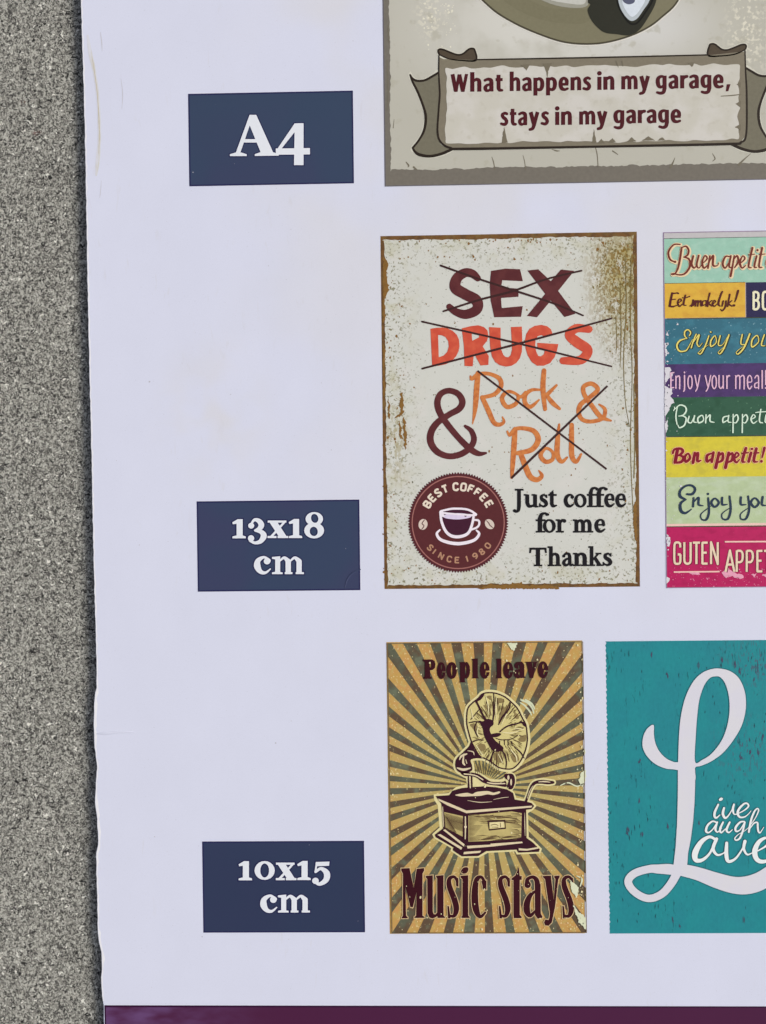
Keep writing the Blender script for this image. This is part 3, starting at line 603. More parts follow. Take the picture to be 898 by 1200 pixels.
# round coffee badge
fl_ = blk(475, 548, 7.184)
teeth = [(446 + (425 if k % 2 else 408) * math.cos(math.pi * k / 110), 462 + (425 if k % 2 else 408) * math.sin(math.pi * k / 110)) for k in range(220)]
lg = sheet('round_emblem', tr([[teeth], []], fl_), 5, ink((86, 36, 42), .1), cp, 'round maroon coffee emblem with serrated rim')
circ = lambda r: ell(446, 462, r, r, 0, 72)
def P6(n, s, l, c, lab=None): return sheet(n, tr(s, fl_), l, c, cp, lab)
P6('emblem_ring', [[circ(392)], [circ(383)]], 6, ink((160, 100, 94)))
P6('emblem_disc', [[circ(383)], []], 6, ink((90, 38, 42), .12))
def arc(txt, r, w, h, sw, bottom, f):
    s = []
    for ch, a in txt:
        t = math.radians(a)
        def g(x, y, t=t):
            u, v = x - w / 2, y - h / 2
            if bottom: return (446 + r * math.sin(t) + u * math.cos(t) + v * math.sin(t), 462 + r * math.cos(t) - u * math.sin(t) + v * math.cos(t))
            return (446 + r * math.sin(t) + u * math.cos(t) - v * math.sin(t), 462 - r * math.cos(t) + u * math.sin(t) + v * math.cos(t))
        s.append(mono(ch, g, w * (.4 if ch in '1I' else 1), h, sw))
    return join(*s)
cream = ink((218, 205, 190)); tan = ink((176, 128, 100))
P6('printed_word', arc([('B', -59.5), ('E', -46.5), ('S', -34), ('T', -21.5)], 302, 42, 60, 17, False, None), 7, cream, 'small cream word BEST on the emblem rim')
P6('printed_word', arc([('C', -4), ('O', 8.5), ('F', 21), ('F', 33), ('E', 45.5), ('E', 59)], 302, 42, 60, 17, False, None), 7, cream, 'small cream word COFFEE on the emblem rim')
P6('printed_word', arc([('S', -48), ('I', -37.5), ('N', -27), ('C', -13.6), ('E', -1.5)], 316, 36, 46, 12, True, None), 7, tan, 'small tan word SINCE on the emblem rim')
P6('printed_word', arc([('1', 15.6), ('9', 27), ('8', 39), ('0', 52)], 316, 36, 46, 12, True, None), 7, tan, 'small tan number 1980 on the emblem rim')
P6('coffee_bean', parse("E 150,478,38,46,12; -S 162,440,6 142,470,8 158,490,8 140,518,6"), 7, ink((205, 190, 180)))
P6('coffee_bean', parse("E 710,476,36,46,-38; -S 684,446,6 705,470,8 712,484,8 738,506,6"), 7, ink((205, 190, 180)))
pinkw = ink((232, 218, 232)); dpur = ink((64, 26, 46))
P6('coffee_cup', parse("K 295,395 310,470 345,545 400,582 470,582 535,550 570,480 585,395 540,350 440,338 340,350"), 7, dpur, 'white outlined coffee cup on a saucer')
P6('cup_saucer', parse("S 292,524,14 266,560,22 310,612,26 440,640,28 572,614,26 622,560,22 600,528,14"), 8, pinkw)
P6('cup_outline', parse("Z 300,378,16 370,350,18 440,345,18 520,352,18 578,380,18 575,400,16; S 297,385,20 308,460,22 345,540,24 400,578,26 475,578,26 535,545,24 566,465,22 578,390,20; S 580,440,16 618,446,18 622,480,18 600,505,18 556,522,16; K 300,380 320,385 330,410 310,412"), 9, pinkw)
P6('coffee_foam', parse("K 315,408 360,390 430,383 510,388 560,405 530,425 440,436 350,428; -K 462,396 500,394 520,404 505,414 492,402"), 8, ink((210, 198, 224)))

# ------------------------------------------------------------------ the striped table greeting print
ap = sheet('printed_sign', [[rect(777.4, 272.5, 1080, 689)], []], 1, ink((160, 150, 160)), card, 'print of coloured stripes with meal wishes in many languages')
def band_mat(rgb, flecks=((214, 214, 214), .72), alt=None, seed=1):
    m = Mat('stripe_ink', rgb, 0.42); soft_sheet(m)
    if alt: m.mix(m.noise(13, 9, 3, seed).ramp(.45, .68), alt, .8)
    m.mix(m.noise(2.8, 2.6, 3, seed + 7).ramp(flecks[1], flecks[1] + .06), flecks[0], .75)
    m.mul(m.noise(5, 5, 3, seed + 3) * .2 + .9); return m.done()
XR = 1079
def bandr(x0, y0, x1, y1, mat, label, wob=0):
    return sheet('colour_band', [[rect(x0, y0, x1, y1, wob, int(y0))], []], 2, mat, ap, label)
bandr(778, 273, XR, 280, band_mat((184, 181, 184), seed=2), 'grey band at the top of the striped print')
bandr(777.9, 279.5, XR, 332.5, band_mat((142, 190, 170), ((200, 210, 190), .7), (154, 196, 178), 3), 'mint green band')
bandr(779, 332, 873.6, 373, band_mat((216, 168, 48), ((235, 205, 120), .74), (205, 150, 44), 4), 'golden yellow band')
bandr(874.4, 331, XR, 372, ink((38, 34, 78), .15), 'navy blue band')
bandr(779, 373.8, XR, 427, band_mat((44, 104, 126), ((140, 180, 195), .66), (52, 118, 140), 5), 'teal blue band')
bandr(779.4, 427, XR, 466, band_mat((74, 48, 108), ((160, 140, 180), .69), (62, 42, 92), 6), 'purple band')
bandr(779.8, 466, XR, 511.5, band_mat((42, 88, 66), ((120, 170, 130), .68), (36, 76, 56), 7), 'dark green band')
bandr(780.2, 512.5, XR, 559.5, band_mat((206, 190, 40), ((225, 205, 110), .74), (190, 176, 48), 8), 'yellow band')
bandr(780.5, 559.5, XR, 614, band_mat((172, 188, 150), ((205, 205, 150), .74), (182, 196, 168), 9), 'sage green band')
bandr(781, 614, XR, 617, ink((226, 186, 176)), 'thin pale pink line')
mgb = band_mat((190, 20, 90), ((226, 150, 180), .735), (176, 14, 82), 10)
bandr(781.2, 617, XR, 689, mgb, 'magenta band')
sheet('band_line', parse("S 782,373.8,.9 840,373,1.1 898,372.2,1 1070,370,1; S 782,511.8,.8 840,511.3,1.2 898,510.6,1 1070,509,1; S 782,617.4,1 860,616.7,1.3 1070,615,1.2"), 3, ink((58, 66, 50)), ap)
sheet('sign_edge', [[rect(777.2, 272.3, 1080.4, 689.3)], [rect(778.2, 273.2, 1079.5, 688.4)]], 4, ink((140, 120, 150), .3), ap)
pale = ink((206, 204, 212), .08)
pieces('worn_patch', "P 779,431 784,430 787,434 785,437 789,438 788,441 783,444 780,449; P 779,452 784,455 787,453 788,461 785,464 788,467 790.5,472 786,474 784,482 781,486 779,490; P 779,497 782,492 783,503 780,508; P 779,402 783,401 784,404 780,408 783,412 780,418; P 781,628 785,630 786,637 784,641 782,640; P 781,676 785,677 784,681 781,684; P 780,392 782,388 783,394", 5, pale, ap, None, .55)
sheet('worn_fleck', specks(60, (779, 380, 800, 688), 21, (.4, 1.3), 1, lambda x, y: max(.06, 1 - (x - 779) / 7)), 5, pale, ap, kind='stuff')
sheet('worn_fleck', specks(120, (785, 664, 900, 688), 22, (.4, 1.2), .55, lambda x, y: .8 if y > 670 else .3), 5, ink((224, 140, 175), .15), ap, kind='stuff')
pieces('worn_patch', "P 846,671 852,666 858,669 864,672 870,674 872,677 866,678 858,675 850,677; P 880,673 886,672 884,676; P 893,674 898,672 899,676; P 808,671 818,670.6 820,673 812,673", 5, ink((226, 150, 178), .2), ap, None, 1.0)
a1 = blk(776, 270, 7.361); a2 = blk(776, 330, 7.361); a3 = blk(776, 420, 7.361); a4 = blk(776, 515, 7.361); a5 = blk(776, 610, 7.361)
def script(text, f, cmain, label, glow=None, gw=7, off=(0, 0), thin=-.8):
    if glow: sheet('letter_glow', tr(parse(text, gw), lambda x, y: f(x + off[0], y + off[1])), 6, glow, ap)
    return sheet('printed_word', tr(parse(text, thin), f), 8, cmain, ap, label)
script("S 155,122,12 100,125,15 55,185,18 68,250,18 115,276,12; E 112,272,11,11; S 168,150,18 155,240,20 135,330,18 110,375,14 85,378,20; S 172,148,12 205,138,16 228,170,18 220,212,18 185,232,12; S 190,232,12 232,250,18 240,310,20 200,370,18 150,385,14 100,372,12; S 268,222,18 254,290,20 275,325,16 300,300,10; S 315,218,18 298,300,18 318,325,12 345,290,8; S 345,290,8 388,245,16 368,220,14 345,275,20 360,325,18 395,298,9; S 412,222,16 395,325,18; S 398,290,8 440,218,18 438,300,20 475,305,10 488,280,8",
       a1, ink((116, 44, 32), .15), 'brown script word Buen on the mint band', ink((226, 200, 160)), 9, (5, 3))
script("S 585,228,12 545,228,16 522,290,20 545,325,16 585,262,10; S 592,222,18 578,310,18 600,322,10; S 622,222,16 605,320,18 590,395,22; S 608,270,8 645,220,16 656,270,20 625,322,12; S 662,295,8 712,248,16 695,222,12 670,275,20 688,325,16 722,300,9; S 778,152,20 745,305,18 768,322,12; L 742,212,10 800,206; S 815,222,17 795,312,18 815,320,10; E 822,172,11,11; S 862,152,20 835,305,18 860,320,12; L 835,210,10 890,204; Z 935,225,14 900,270,18 915,322,16 955,280,14; S 1010,150,20 985,270,14; E 980,315,12,12",
       a1, ink((116, 44, 32), .15), 'brown script word apetito', ink((226, 200, 160)), 9, (5, 3))
dred = ink((84, 22, 28), .15)
script("S 88,100,18 75,160,20 66,212,20; S 85,104,14 135,98,12; S 78,156,10 118,152,9; S 64,212,14 95,216,16 128,205,10; S 133,188,8 168,165,11 152,150,11 136,180,16 150,214,14 178,192,9; S 202,118,15 186,195,16 208,205,9; S 178,140,11 205,140,10 238,128,12; E 140,103,8,7",
       a2, dred, 'dark red brush word Eet on the yellow band')
script("S 242,210,12 262,195,14 268,158,12 282,190,16 255,214,12; S 292,165,14 288,212,14; S 290,190,8 312,163,13 308,212,14; S 312,190,8 335,163,13 334,205,13 345,212,8; S 378,165,13 352,172,13 350,205,14 375,196,9; S 384,166,14 380,212,13; S 412,100,14 398,160,14 394,214,15; S 402,188,10 428,164,11; S 404,186,10 415,200,13 434,212,12; S 440,195,7 462,172,12 446,163,10 436,195,15 452,214,12 476,192,9; S 520,88,17 505,120,16 486,190,18 500,212,11; S 528,168,15 518,212,14; S 552,168,15 545,220,16 520,252,13 505,238,9; S 584,110,14 566,214,15; S 572,190,9 602,164,10; S 575,186,9 586,202,12 604,212,12; S 656,80,20 640,140,16 628,175,10; E 620,206,12,12",
       a2, dred, 'dark red brush word smakelijk on the yellow band')
yel = ink((224, 206, 96), .1); shd = ink((34, 44, 40))
ENJ = "S 232,470,12 245,440,15 222,416,14 195,432,16 195,470,15 215,490,10; S 208,490,12 150,512,17 126,555,19 150,600,18 205,595,14 235,550,12 262,500,8; S 292,455,15 270,510,16 250,572,15; S 268,525,8 318,458,16 300,530,17 318,562,12 345,530,8; S 402,468,15 375,545,16 335,620,15 308,618,12; S 308,618,9 345,582,9 400,545,7; E 418,436,9,9; Z 455,468,13 420,510,17 420,560,16 465,525,13; S 500,468,15 484,545,16 520,545,10 560,480,8; S 575,460,17 535,570,17 500,622,14 485,608,10 540,560,7"
YOU = "S 690,458,16 678,535,16 712,545,10; S 755,452,18 705,570,19 655,625,15 640,608,10 690,565,8; Z 818,465,13 775,505,17 775,565,16 830,520,13; S 880,460,16 855,545,16 885,555,10; S 925,460,16 900,550,16 920,560,10; S 960,462,15 940,560,15; S 945,510,8 975,465,14 995,470,12"
script(ENJ, a2, yel, 'yellow script word Enjoy with dark shadow on the teal band', shd, 2, (7, 2), -2.2); script(YOU, a2, yel, 'yellow script word beginning with you on the teal band', shd, 2, (7, 2), -2.2)
pk = ink((216, 176, 200), .1)
script("L 75,122,15 75,258; L 72,128,13 104,122; L 74,190,12 98,188; L 74,254,12 104,252; L 118,150,14 118,262; S 118,170,10 140,152,13 150,170,14 150,262,13; S 192,148,14 192,262,14 183,285,11; E 192,122,8,9; Z 240,150,12 224,175,13 224,235,13 240,262,12 256,235,13 256,175,13; S 282,148,13 300,240,12; S 324,146,13 304,250,13 288,284,11",
       a3, pk, 'pale pink narrow word Enjoy on the purple band')
script("S 372,150,13 392,240,12; S 418,148,13 396,250,13 378,284,11; Z 448,150,12 432,175,13 432,235,13 448,262,12 465,235,13 465,175,13; S 490,148,13 490,235,13 505,260,12 522,240,11; L 526,146,13 526,262; L 558,148,14 558,264; S 558,175,9 572,150,12 582,152,11",
       a3, pk, 'pale pink narrow word your on the purple band')
script("L 634,146,14 634,264; S 634,170,9 652,148,13 668,165,14 668,262,13; S 668,170,9 690,148,13 706,165,14 706,264,13; S 736,205,10 770,202,10 768,165,12 752,148,12 736,175,14 738,240,14 754,264,12 772,240,11; S 798,170,11 815,148,12 830,165,13 830,262,13; S 830,205,9 800,220,13 800,252,13 828,250,9; L 862,102,14 862,262; L 892,102,14 892,230; E 892,256,8,8",
       a3, pk, 'pale pink narrow word meal on the purple band')
gw_ = ink((204, 224, 206), .1)
script("S 98,452,9 108,430,10 104,418,8; S 130,420,12 118,500,14 128,568,12; S 108,440,8 150,404,13 195,415,14 208,450,15 180,490,13 140,498,8; S 165,492,10 205,515,15 192,575,15 150,598,13 135,575,9; S 232,500,13 222,545,15 250,555,12 272,510,9; S 278,495,14 272,545,13 298,552,9; Z 345,492,12 308,515,15 315,555,15 355,535,13; S 378,488,13 374,556,14; S 376,525,8 412,488,14 412,540,15 448,552,9",
       a3, gw_, 'pale green script word Buon on the dark green band')
script("S 565,498,11 528,510,14 525,552,14 568,530,9; S 574,492,13 568,545,13 595,552,8; S 612,484,13 610,640,14; S 612,515,8 642,486,13 655,520,15 635,556,12 612,550,7; S 692,484,13 690,640,14; S 692,515,8 722,486,13 736,520,15 716,556,12 692,550,7; S 766,528,8 802,505,12 785,486,11 765,525,15 785,560,13 818,540,8; S 850,440,13 838,540,15 866,556,10; S 805,468,9 850,462,10 900,460,9; S 895,490,14 888,548,13 915,555,8; E 898,458,7,7",
       a3, gw_, 'pale green script word appetito on the dark green band')
crim = ink((134, 8, 38), .12); glo = ink((228, 170, 120))
script("S 92,118,20 108,85,20 160,80,24 178,105,26 150,135,20 125,140,14; S 132,92,30 112,196,32; S 150,135,18 184,155,26 165,192,26 105,202,18; Z 225,122,16 196,150,26 205,192,24 240,160,24; S 282,118,26 266,200,28; S 272,160,12 308,116,24 304,185,26 334,180,12",
       a4, crim, 'heavy crimson script word Bon on the yellow band', glo, 6)
script("S 425,120,16 388,140,26 388,190,26 425,165,14; S 442,114,26 428,192,26; S 490,116,26 462,242,30; S 480,155,12 520,118,22 520,175,26 484,198,16; S 574,116,26 546,242,30; S 564,155,12 604,118,22 604,175,26 568,198,16; S 622,168,12 660,135,18 640,114,16 620,165,26 640,198,20 668,172,10; S 722,76,26 692,182,26 715,194,14; L 685,120,15 745,114; S 766,116,26 746,190,26; E 774,82,14,11; S 812,80,26 790,182,26 822,192,12; L 785,120,15 838,114; S 882,74,26 862,155,16; E 856,188,13,13",
       a4, crim, 'heavy crimson script word appetit on the yellow band', glo, 6)
nvy = ink((36, 52, 74), .12)
script("S 215,472,20 262,470,22 285,430,22 258,398,20 205,400,20 158,440,22 156,490,26 205,518,16; S 205,518,14 160,552,24 162,612,28 200,635,22 255,600,9; S 272,505,18 268,578,20; S 270,545,9 315,500,18 315,560,20 355,572,9; S 398,505,18 405,620,20 385,688,20 345,690,14 335,645,11 400,590,9 440,560,7; E 396,470,11,11; Z 455,508,16 425,545,22 455,582,20 490,545,20; S 518,502,20 520,560,20 560,560,12; S 582,490,18 592,600,20 570,682,20 525,685,14 518,640,11 585,590,8",
       a4, nvy, 'navy script word Enjoy on the sage band')
script("S 680,498,20 680,558,20 722,562,12; S 742,490,18 752,600,20 725,682,20 682,685,14 680,640,11 745,590,8; Z 800,505,16 766,545,22 800,584,20 835,545,20; S 868,495,20 862,560,20 895,570,12; S 918,495,20 912,560,20 930,570,12; S 950,495,18 948,575,18; S 950,540,8 975,500,16 995,510,12",
       a4, nvy, 'navy script word beginning with you on the sage band')
csh = ink((96, 18, 44)); ccr = ink((224, 200, 172), .12)
def caps(word, cells, y0, y1, f, col, label, sw=19, sha=None):
    s = [mono(c, (lambda x, y, a=a: f(a + x, y0 + y)), b - a, y1 - y0, sw) for c, (a, b) in zip(word, cells)]
    if sha:
        s2 = [mono(c, (lambda x, y, a=a: f(a + x + 7, y0 + y + 3)), b - a, y1 - y0, sw + 2) for c, (a, b) in zip(word, cells)]
        sheet('letter_shadow', join(*s2), 6, sha, ap)
    sheet('printed_word', join(*s), 8, col, ap, label)
caps('GUTEN', [(102, 160), (188, 248), (264, 326), (344, 394), (418, 482)], 187, 375, a5, ccr, 'cream capitals reading GUTEN on the magenta band', 19, csh)
caps('APPETIT', [(546, 622), (640, 695), (726, 782), (818, 866), (878, 940), (955, 975), (990, 1050)], 258, 442, a5, ccr, 'cream capitals beginning APPET on the magenta band', 19, csh)
sheet('band_line', tr(parse("L 540,183,13 1500,178,13; L 100,444,13 495,440,13"), a5), 7, ink((232, 184, 176)), ap, 'thin pale lines beside the cream capitals')
caps('BON', [(786, 832), (866, 915), (945, 990)], 88, 242, a2, ink((224, 220, 190), .1), 'pale capitals beginning BO on the navy band', 20)

# ------------------------------------------------------------------ the gramophone sign print
mp_ = ink((214, 160, 80))
GC = (567.5, 922.0)
def ray_mat():
    m = Mat('gold_ray_ink', (190, 148, 74), 0.42); soft_sheet(m)
    d = ((m.x - GC[0]) * (m.x - GC[0]) + (m.y - GC[1]) * (m.y - GC[1])).m('SQRT')
    m.mix(m.noise(9, 9, 3, 3).ramp(.4, .65), (196, 140, 80), .7)
    m.mix(m.noise(5, 8, 3, 13).ramp(.48, .66), (186, 160, 90), .8)
    m.mix(d.ramp(165, 60), (178, 160, 92), .9)
    m.mix(m.noise(2.6, 3.0, 3, 23).ramp(.60, .67), (216, 200, 144), .85)
    m.mix(m.noise(3, 3, 3, 33).ramp(.66, .74), (140, 100, 52), .6)
    return m.done()
def dark_ray_mat():
    m = Mat('dark_ray_ink', (90, 92, 76), 0.42); soft_sheet(m)
    m.mix(m.noise(22, 22, 2, 5).ramp(.42, .6), (92, 72, 56), .9)
    m.mix(m.noise(18, 18, 2, 15).ramp(.55, .7), (106, 112, 92), .8)
    m.mix(m.noise(2.6, 3.0, 3, 23).ramp(.66, .72), (206, 190, 130), .8)
    m.mul(m.noise(4, 4, 3, 25) * .4 + .8); return m.done()
mu = sheet('printed_sign', [[rect(453, 752.5, 684, 1094.3)], []], 1, ray_mat(), card, 'print of a gramophone on gold and grey sun rays')
rb = (453.6, 753, 687.4, 1093.8); drm = dark_ray_mat(); rd = random.Random(6)
ang = 2.3; k = 0
def bx(y): return 453.3 + (y - 752) * 0.0155, 683.7 + (y - 752) * 0.013
quad = [(bx(752.8)[0] + .6, 753.4), (bx(752.8)[1] - .4, 751.6), (bx(1093)[1] - .4, 1092.8), (bx(1093)[0] + .6, 1093.6)]
def clipc(poly, q):
    for i in range(4):
        a, b = q[i], q[(i + 1) % 4]; o = []
        f = lambda p: (b[0] - a[0]) * (p[1] - a[1]) - (b[1] - a[1]) * (p[0] - a[0])
        for j in range(len(poly)):
            p, r = poly[j - 1], poly[j]; fp, fr_ = f(p), f(r)
            if (fp >= 0) != (fr_ >= 0): t = fp / (fp - fr_); o.append((p[0] + (r[0] - p[0]) * t, p[1] + (r[1] - p[1]) * t))
            if fr_ >= 0: o.append(r)
        poly = o
        if len(poly) < 3: return None
    return poly
NR = 44
for i in range(NR):
    a0 = math.radians(-92.5 + i * 360 / NR + rd.uniform(-.5, .5)); hw = math.radians(360 / NR * (0.235 + rd.uniform(-.03, .03)))
    p0, p1 = [], []
    for r in (14, 40, 75, 110, 150, 200, 260):
        for lst, s in ((p0, -1), (p1, 1)):
            a = a0 + s * (hw + rd.uniform(-.25, .25) / r); lst.append((GC[0] + r * math.cos(a), GC[1] + r * math.sin(a)))
    q = clipc(p0 + p1[::-1], quad)
    if q: sheet('dark_ray', [[q], []], 2, drm, mu)
cream2 = ink((216, 204, 146), .14); dkp = ink((52, 20, 34), .12); hornc = ink((204, 190, 122), .12); olh = ink((112, 96, 54), .2); hili = ink((214, 196, 160), .1)
fh = blk(530, 800, 8.164); fb = blk(500, 890, 5.6125)
HORN = "K 340,92 420,98 500,130 560,178 625,245 672,335 705,400 718,470 722,560 700,660 650,760 585,822 510,828 440,810 380,765 330,735 260,700 215,620 182,560 158,480 140,400 138,310 152,240 195,190 245,150 285,108"
NECK = "K 188,560 215,640 262,690 300,722 232,722 178,738 190,790 188,840 120,865 60,850 32,800 42,730 105,665 160,610"
ARM = "K 232,88 290,84 345,96 395,128 430,140 500,140 520,120 545,92 575,110 575,160 555,195 535,178 470,172 415,165 370,150 330,120 290,108 250,108"
SIL = "P 60,240 150,232 200,192 280,172 270,120 300,110 420,165 540,185 570,230 580,262 640,272 690,285 708,305 690,325 655,345 660,515 700,545 745,590 740,606 600,612 590,592 400,602 340,634 232,636 172,596 175,575 60,510 52,494 98,452 85,295 62,262"
CRK = "S 655,272,16 672,225,14 690,180,18 715,152,20 760,146,26 800,150,26 832,150,18"
sheet('gramophone_halo', join(tr(parse(HORN, 25), fh), tr(parse(NECK, 21), fh), tr(parse(ARM, 11), fb), tr(parse(SIL, 12), fb), tr(parse(CRK, 11), fb)), 3, cream2, mu)
hl = parse("S 660,165,16 720,190,20 765,240,18 780,290,14; S 700,160,12 760,200,18 790,250,12; S 650,190,10 690,215,16 740,270,16 760,310,8")
sheet('horn_glint', tr(hl, fh), 3, ink((200, 206, 176), .2), mu)
gh = sheet('gramophone_horn', tr(parse(HORN), fh), 4, hornc, mu, 'fluted gramophone horn')
gcx, gcy = 430, 470; hr = random.Random(3)
def redge(a, k):  # point along the flare of the horn
    return gcx + (275 * k * math.cos(a) if math.cos(a) > 0 else 255 * k * math.cos(a)), gcy + (345 * k * math.sin(a) if math.sin(a) > 0 else 350 * k * math.sin(a))
hs_ = []
for i in range(190):
    a = i / 190 * 2 * math.pi + hr.uniform(-.02, .02); k0 = hr.uniform(.42, .8); k1 = k0 + hr.uniform(.08, .3)
    if k1 > .97: k1 = .97
    x0, y0 = redge(a, k0); x1, y1 = redge(a + .02, k1)
    if not (x0 < 260 and y0 > 560): hs_ += ribbon([(x0, y0, 1), ((x0 + x1) / 2, (y0 + y1) / 2, hr.uniform(5, 11)), (x1, y1, 1)], caps=False)
sheet('hatching', tr([hs_, []], fh), 5, olh, mu, kind='stuff')
hs_ = []
for i in range(26):
    a = i / 26 * 2 * math.pi + .13; x0, y0 = redge(a, .93); x1, y1 = redge(a + hr.uniform(-.08, .08), hr.uniform(.45, .6))
    if not (x1 < 330 and 380 < y1 < 640): hs_ += ribbon([(x0, y0, 5), ((x0 + x1) / 2 + 4, (y0 + y1) / 2, 11), (x1, y1, 2)], caps=False)
sheet('horn_crease', tr([hs_, []], fh), 6, ink((84, 62, 44), .2), mu)
sheet('horn_shade', tr(parse("K 300,215 360,235 365,320 330,260; K 470,270 530,220 550,250 500,320 450,400 445,350; K 330,130 375,125 372,165 345,150; K 430,150 480,150 500,180 450,195; K 170,400 235,395 225,470 200,440; K 250,590 310,590 320,640 270,650; K 395,690 450,660 480,760 420,750; K 560,690 620,680 640,740 590,760; K 590,270 640,330 610,345; K 650,520 705,500 700,560 640,560"), fh), 5.5, ink((136, 116, 72), .2), mu)
sheet('horn_line', tr(parse("Z 340,95,12 420,101,12 500,133 560,180 625,247 672,337 705,402 716,472 719,560 697,658 648,757 583,818 510,824 440,806 380,762 330,732 260,697 215,620 184,560 160,480 142,400 141,310 154,240 197,192 247,152 287,110"), fh), 7, dkp, mu)
sheet('horn_mouth', tr(parse("K 255,362 298,368 340,345 388,362 394,400 368,424 360,455 380,505 415,555 460,590 492,628 445,660 385,645 340,575 306,505 292,435 272,395; K 370,495 430,480 470,490 440,515 390,520; K 240,150 305,100 300,130 270,165 245,180 262,220 300,300 335,360 318,368 275,290 240,215 222,180"), fh), 8, dkp, mu)
sheet('horn_line', tr(parse("S 388,380,10 398,300,14 402,200,12 398,105,8; S 445,400,8 480,330,16 545,250,14 558,190,6; S 455,470,10 520,420,14 600,395,14 690,375,8; S 465,630,14 505,690,13 520,760,11 515,820,8; S 365,745,14 385,690,12 405,650,10; S 280,378,12 220,372,12 165,382,10; S 235,380,8 215,440,11 245,520,8; S 195,565,11 250,545,12 300,548,8; S 455,560,9 455,600,6; S 500,545,9 502,595,5; S 535,550,9 538,600,5; S 570,560,9 575,600,5; S 420,530,8 470,545,9 560,540,8 620,510,5; S 600,620,8 650,660,13 690,720,8; S 660,370,12 690,400,22 708,420,10; S 265,250,7 180,350,8"), fh), 9, dkp, mu)
sheet('horn_highlight', tr(parse("S 320,120,6 345,220,10 350,300,5; S 425,130,5 418,250,11 420,350,5; S 520,300,10 470,400,6; S 640,460,6 560,480,12 470,470,6; S 180,250,6 200,340,10; S 560,640,8 610,700,12 620,760,6; S 440,680,5 480,760,9; S 250,420,6 240,480,9 275,530,6; S 230,600,7 290,690,9; S 590,440,5 650,440,10 690,450,5"), fh), 10, ink((224, 212, 160)), mu)
hs_ = []
for i in range(13):
    x = 215 + i * 18; hs_ += ribbon([(x, 765 + i * 2, 2), (x + 8 + i, 830 + i * 3, 9), (x + 12 + i * 2, 880, 2)], caps=False)
sheet('hatching', tr([hs_, []], fh), 4, olh, mu, kind='stuff')
sheet('gramophone_neck', tr(parse(NECK), fh), 8, dkp, mu, 'dark elbow joining horn and arm')
sheet('neck_highlight', tr(parse("S 70,735,8 90,700,20 140,680,12; S 110,700,10 105,760,20 120,785,14; S 50,815,12 110,830,24 175,815,10; S 150,650,6 200,660,10 210,690,6; S 130,735,6 140,770,8"), fh), 9, hili, mu)
sheet('tone_arm', tr(parse("K 226,85 290,84 345,96 395,128 430,145 500,146 520,140 525,178 470,172 415,165 370,150 330,120 290,108 250,108; P 272,108 280,108 282,190 272,190; P 292,108 302,108 304,190 294,190; K 512,100 535,92 570,98 582,140 570,185 548,196 530,178 540,140 518,125"), fb), 8, dkp, mu)
sheet('arm_highlight', tr(parse("S 248,94,8 320,104,7 370,132,8; S 400,150,6 440,157,10 515,157,7; E 538,118,7,16; E 556,148,6,22; L 283,112,7 288,188"), fb), 9, hili, mu)
bd = sheet('gramophone_box', tr(parse("P 60,240 150,234 170,205 230,188 300,180 380,176 460,182 530,196 570,220 580,262 640,272 690,285 708,305 690,326 655,330 658,515 700,545 745,590 738,606 604,612 592,592 392,602 340,634 232,636 172,596 178,578 60,510 55,494 110,452 98,290 75,262"), fb), 7, dkp, mu, 'dark line drawing of the gramophone cabinet')
sheet('box_panel', tr(parse("P 116,345 240,372 240,508 125,446; P 275,368 560,340 626,352 622,512 540,522 400,535 276,540"), fb), 8, ink((186, 168, 104), .2), mu)
hs_ = []
for i in range(17):
    hs_ += ribbon([(120 + i * 7, 350 + i * 2, 2), (150 + i * 7, 400 + i * 2, 4), (178 + i * 5, 450 + i * 2, 2)], caps=False)
    hs_ += ribbon([(118, 360 + i * 6, 2), (150 + i * 3, 400 + i * 5, 3.4)], caps=False)
for i in range(44):
    y = 352 + (i % 22) * 8.2; x = 280 if i < 22 else 520 + (i * 37) % 30; l = 30 + (i * 53) % 60
    hs_ += ribbon([(x, y + 10 - (x - 280) * .03, 5), (x + l, y + 8 - (x - 280) * .03, 1.5)], caps=False) if i < 22 else ribbon([(x + 100 - l * .3, y, 5.5), (x + 30, y + 4, 1.5)], caps=False)
for i in range(26): hs_ += ribbon([(300 + (i * 83) % 280, 362 + (i * 29) % 60, 1), (325 + (i * 83) % 280, 360 + (i * 29) % 60, 5), (350 + (i * 83) % 250, 364 + (i * 29) % 60, 1)], caps=False)
for i in range(12): hs_ += ribbon([(330 + (i * 61) % 200, 500 + (i * 13) % 34, 2), (370 + (i * 61) % 200, 498 + (i * 13) % 34, 5), (410 + (i * 61) % 190, 502 + (i * 11) % 30, 1)], caps=False)
hs_ = [p for p in hs_ if all(112 < a < 630 and b < 545 for a, b in p)]
sheet('hatching', tr([hs_, []], fb), 9, ink((88, 66, 44), .2), mu, kind='stuff')
sheet('box_edge_line', tr(parse("L 243,366,7 241,530; L 270,362,6 272,540; L 405,406,10 515,400,10 520,450,10 412,462,10 405,406,10 412,405,10"), fb), 10, dkp, mu)
sheet('name_plate', tr(parse("P 414,412 508,408 510,446 418,452"), fb), 9.5, ink((222, 206, 150)), mu)
sheet('name_plate', tr(parse("S 425,430,4 450,425,5 470,432,4; L 485,415,4 487,445,4; S 428,443,3 470,444,5"), fb), 11, ink((120, 96, 62)), mu)
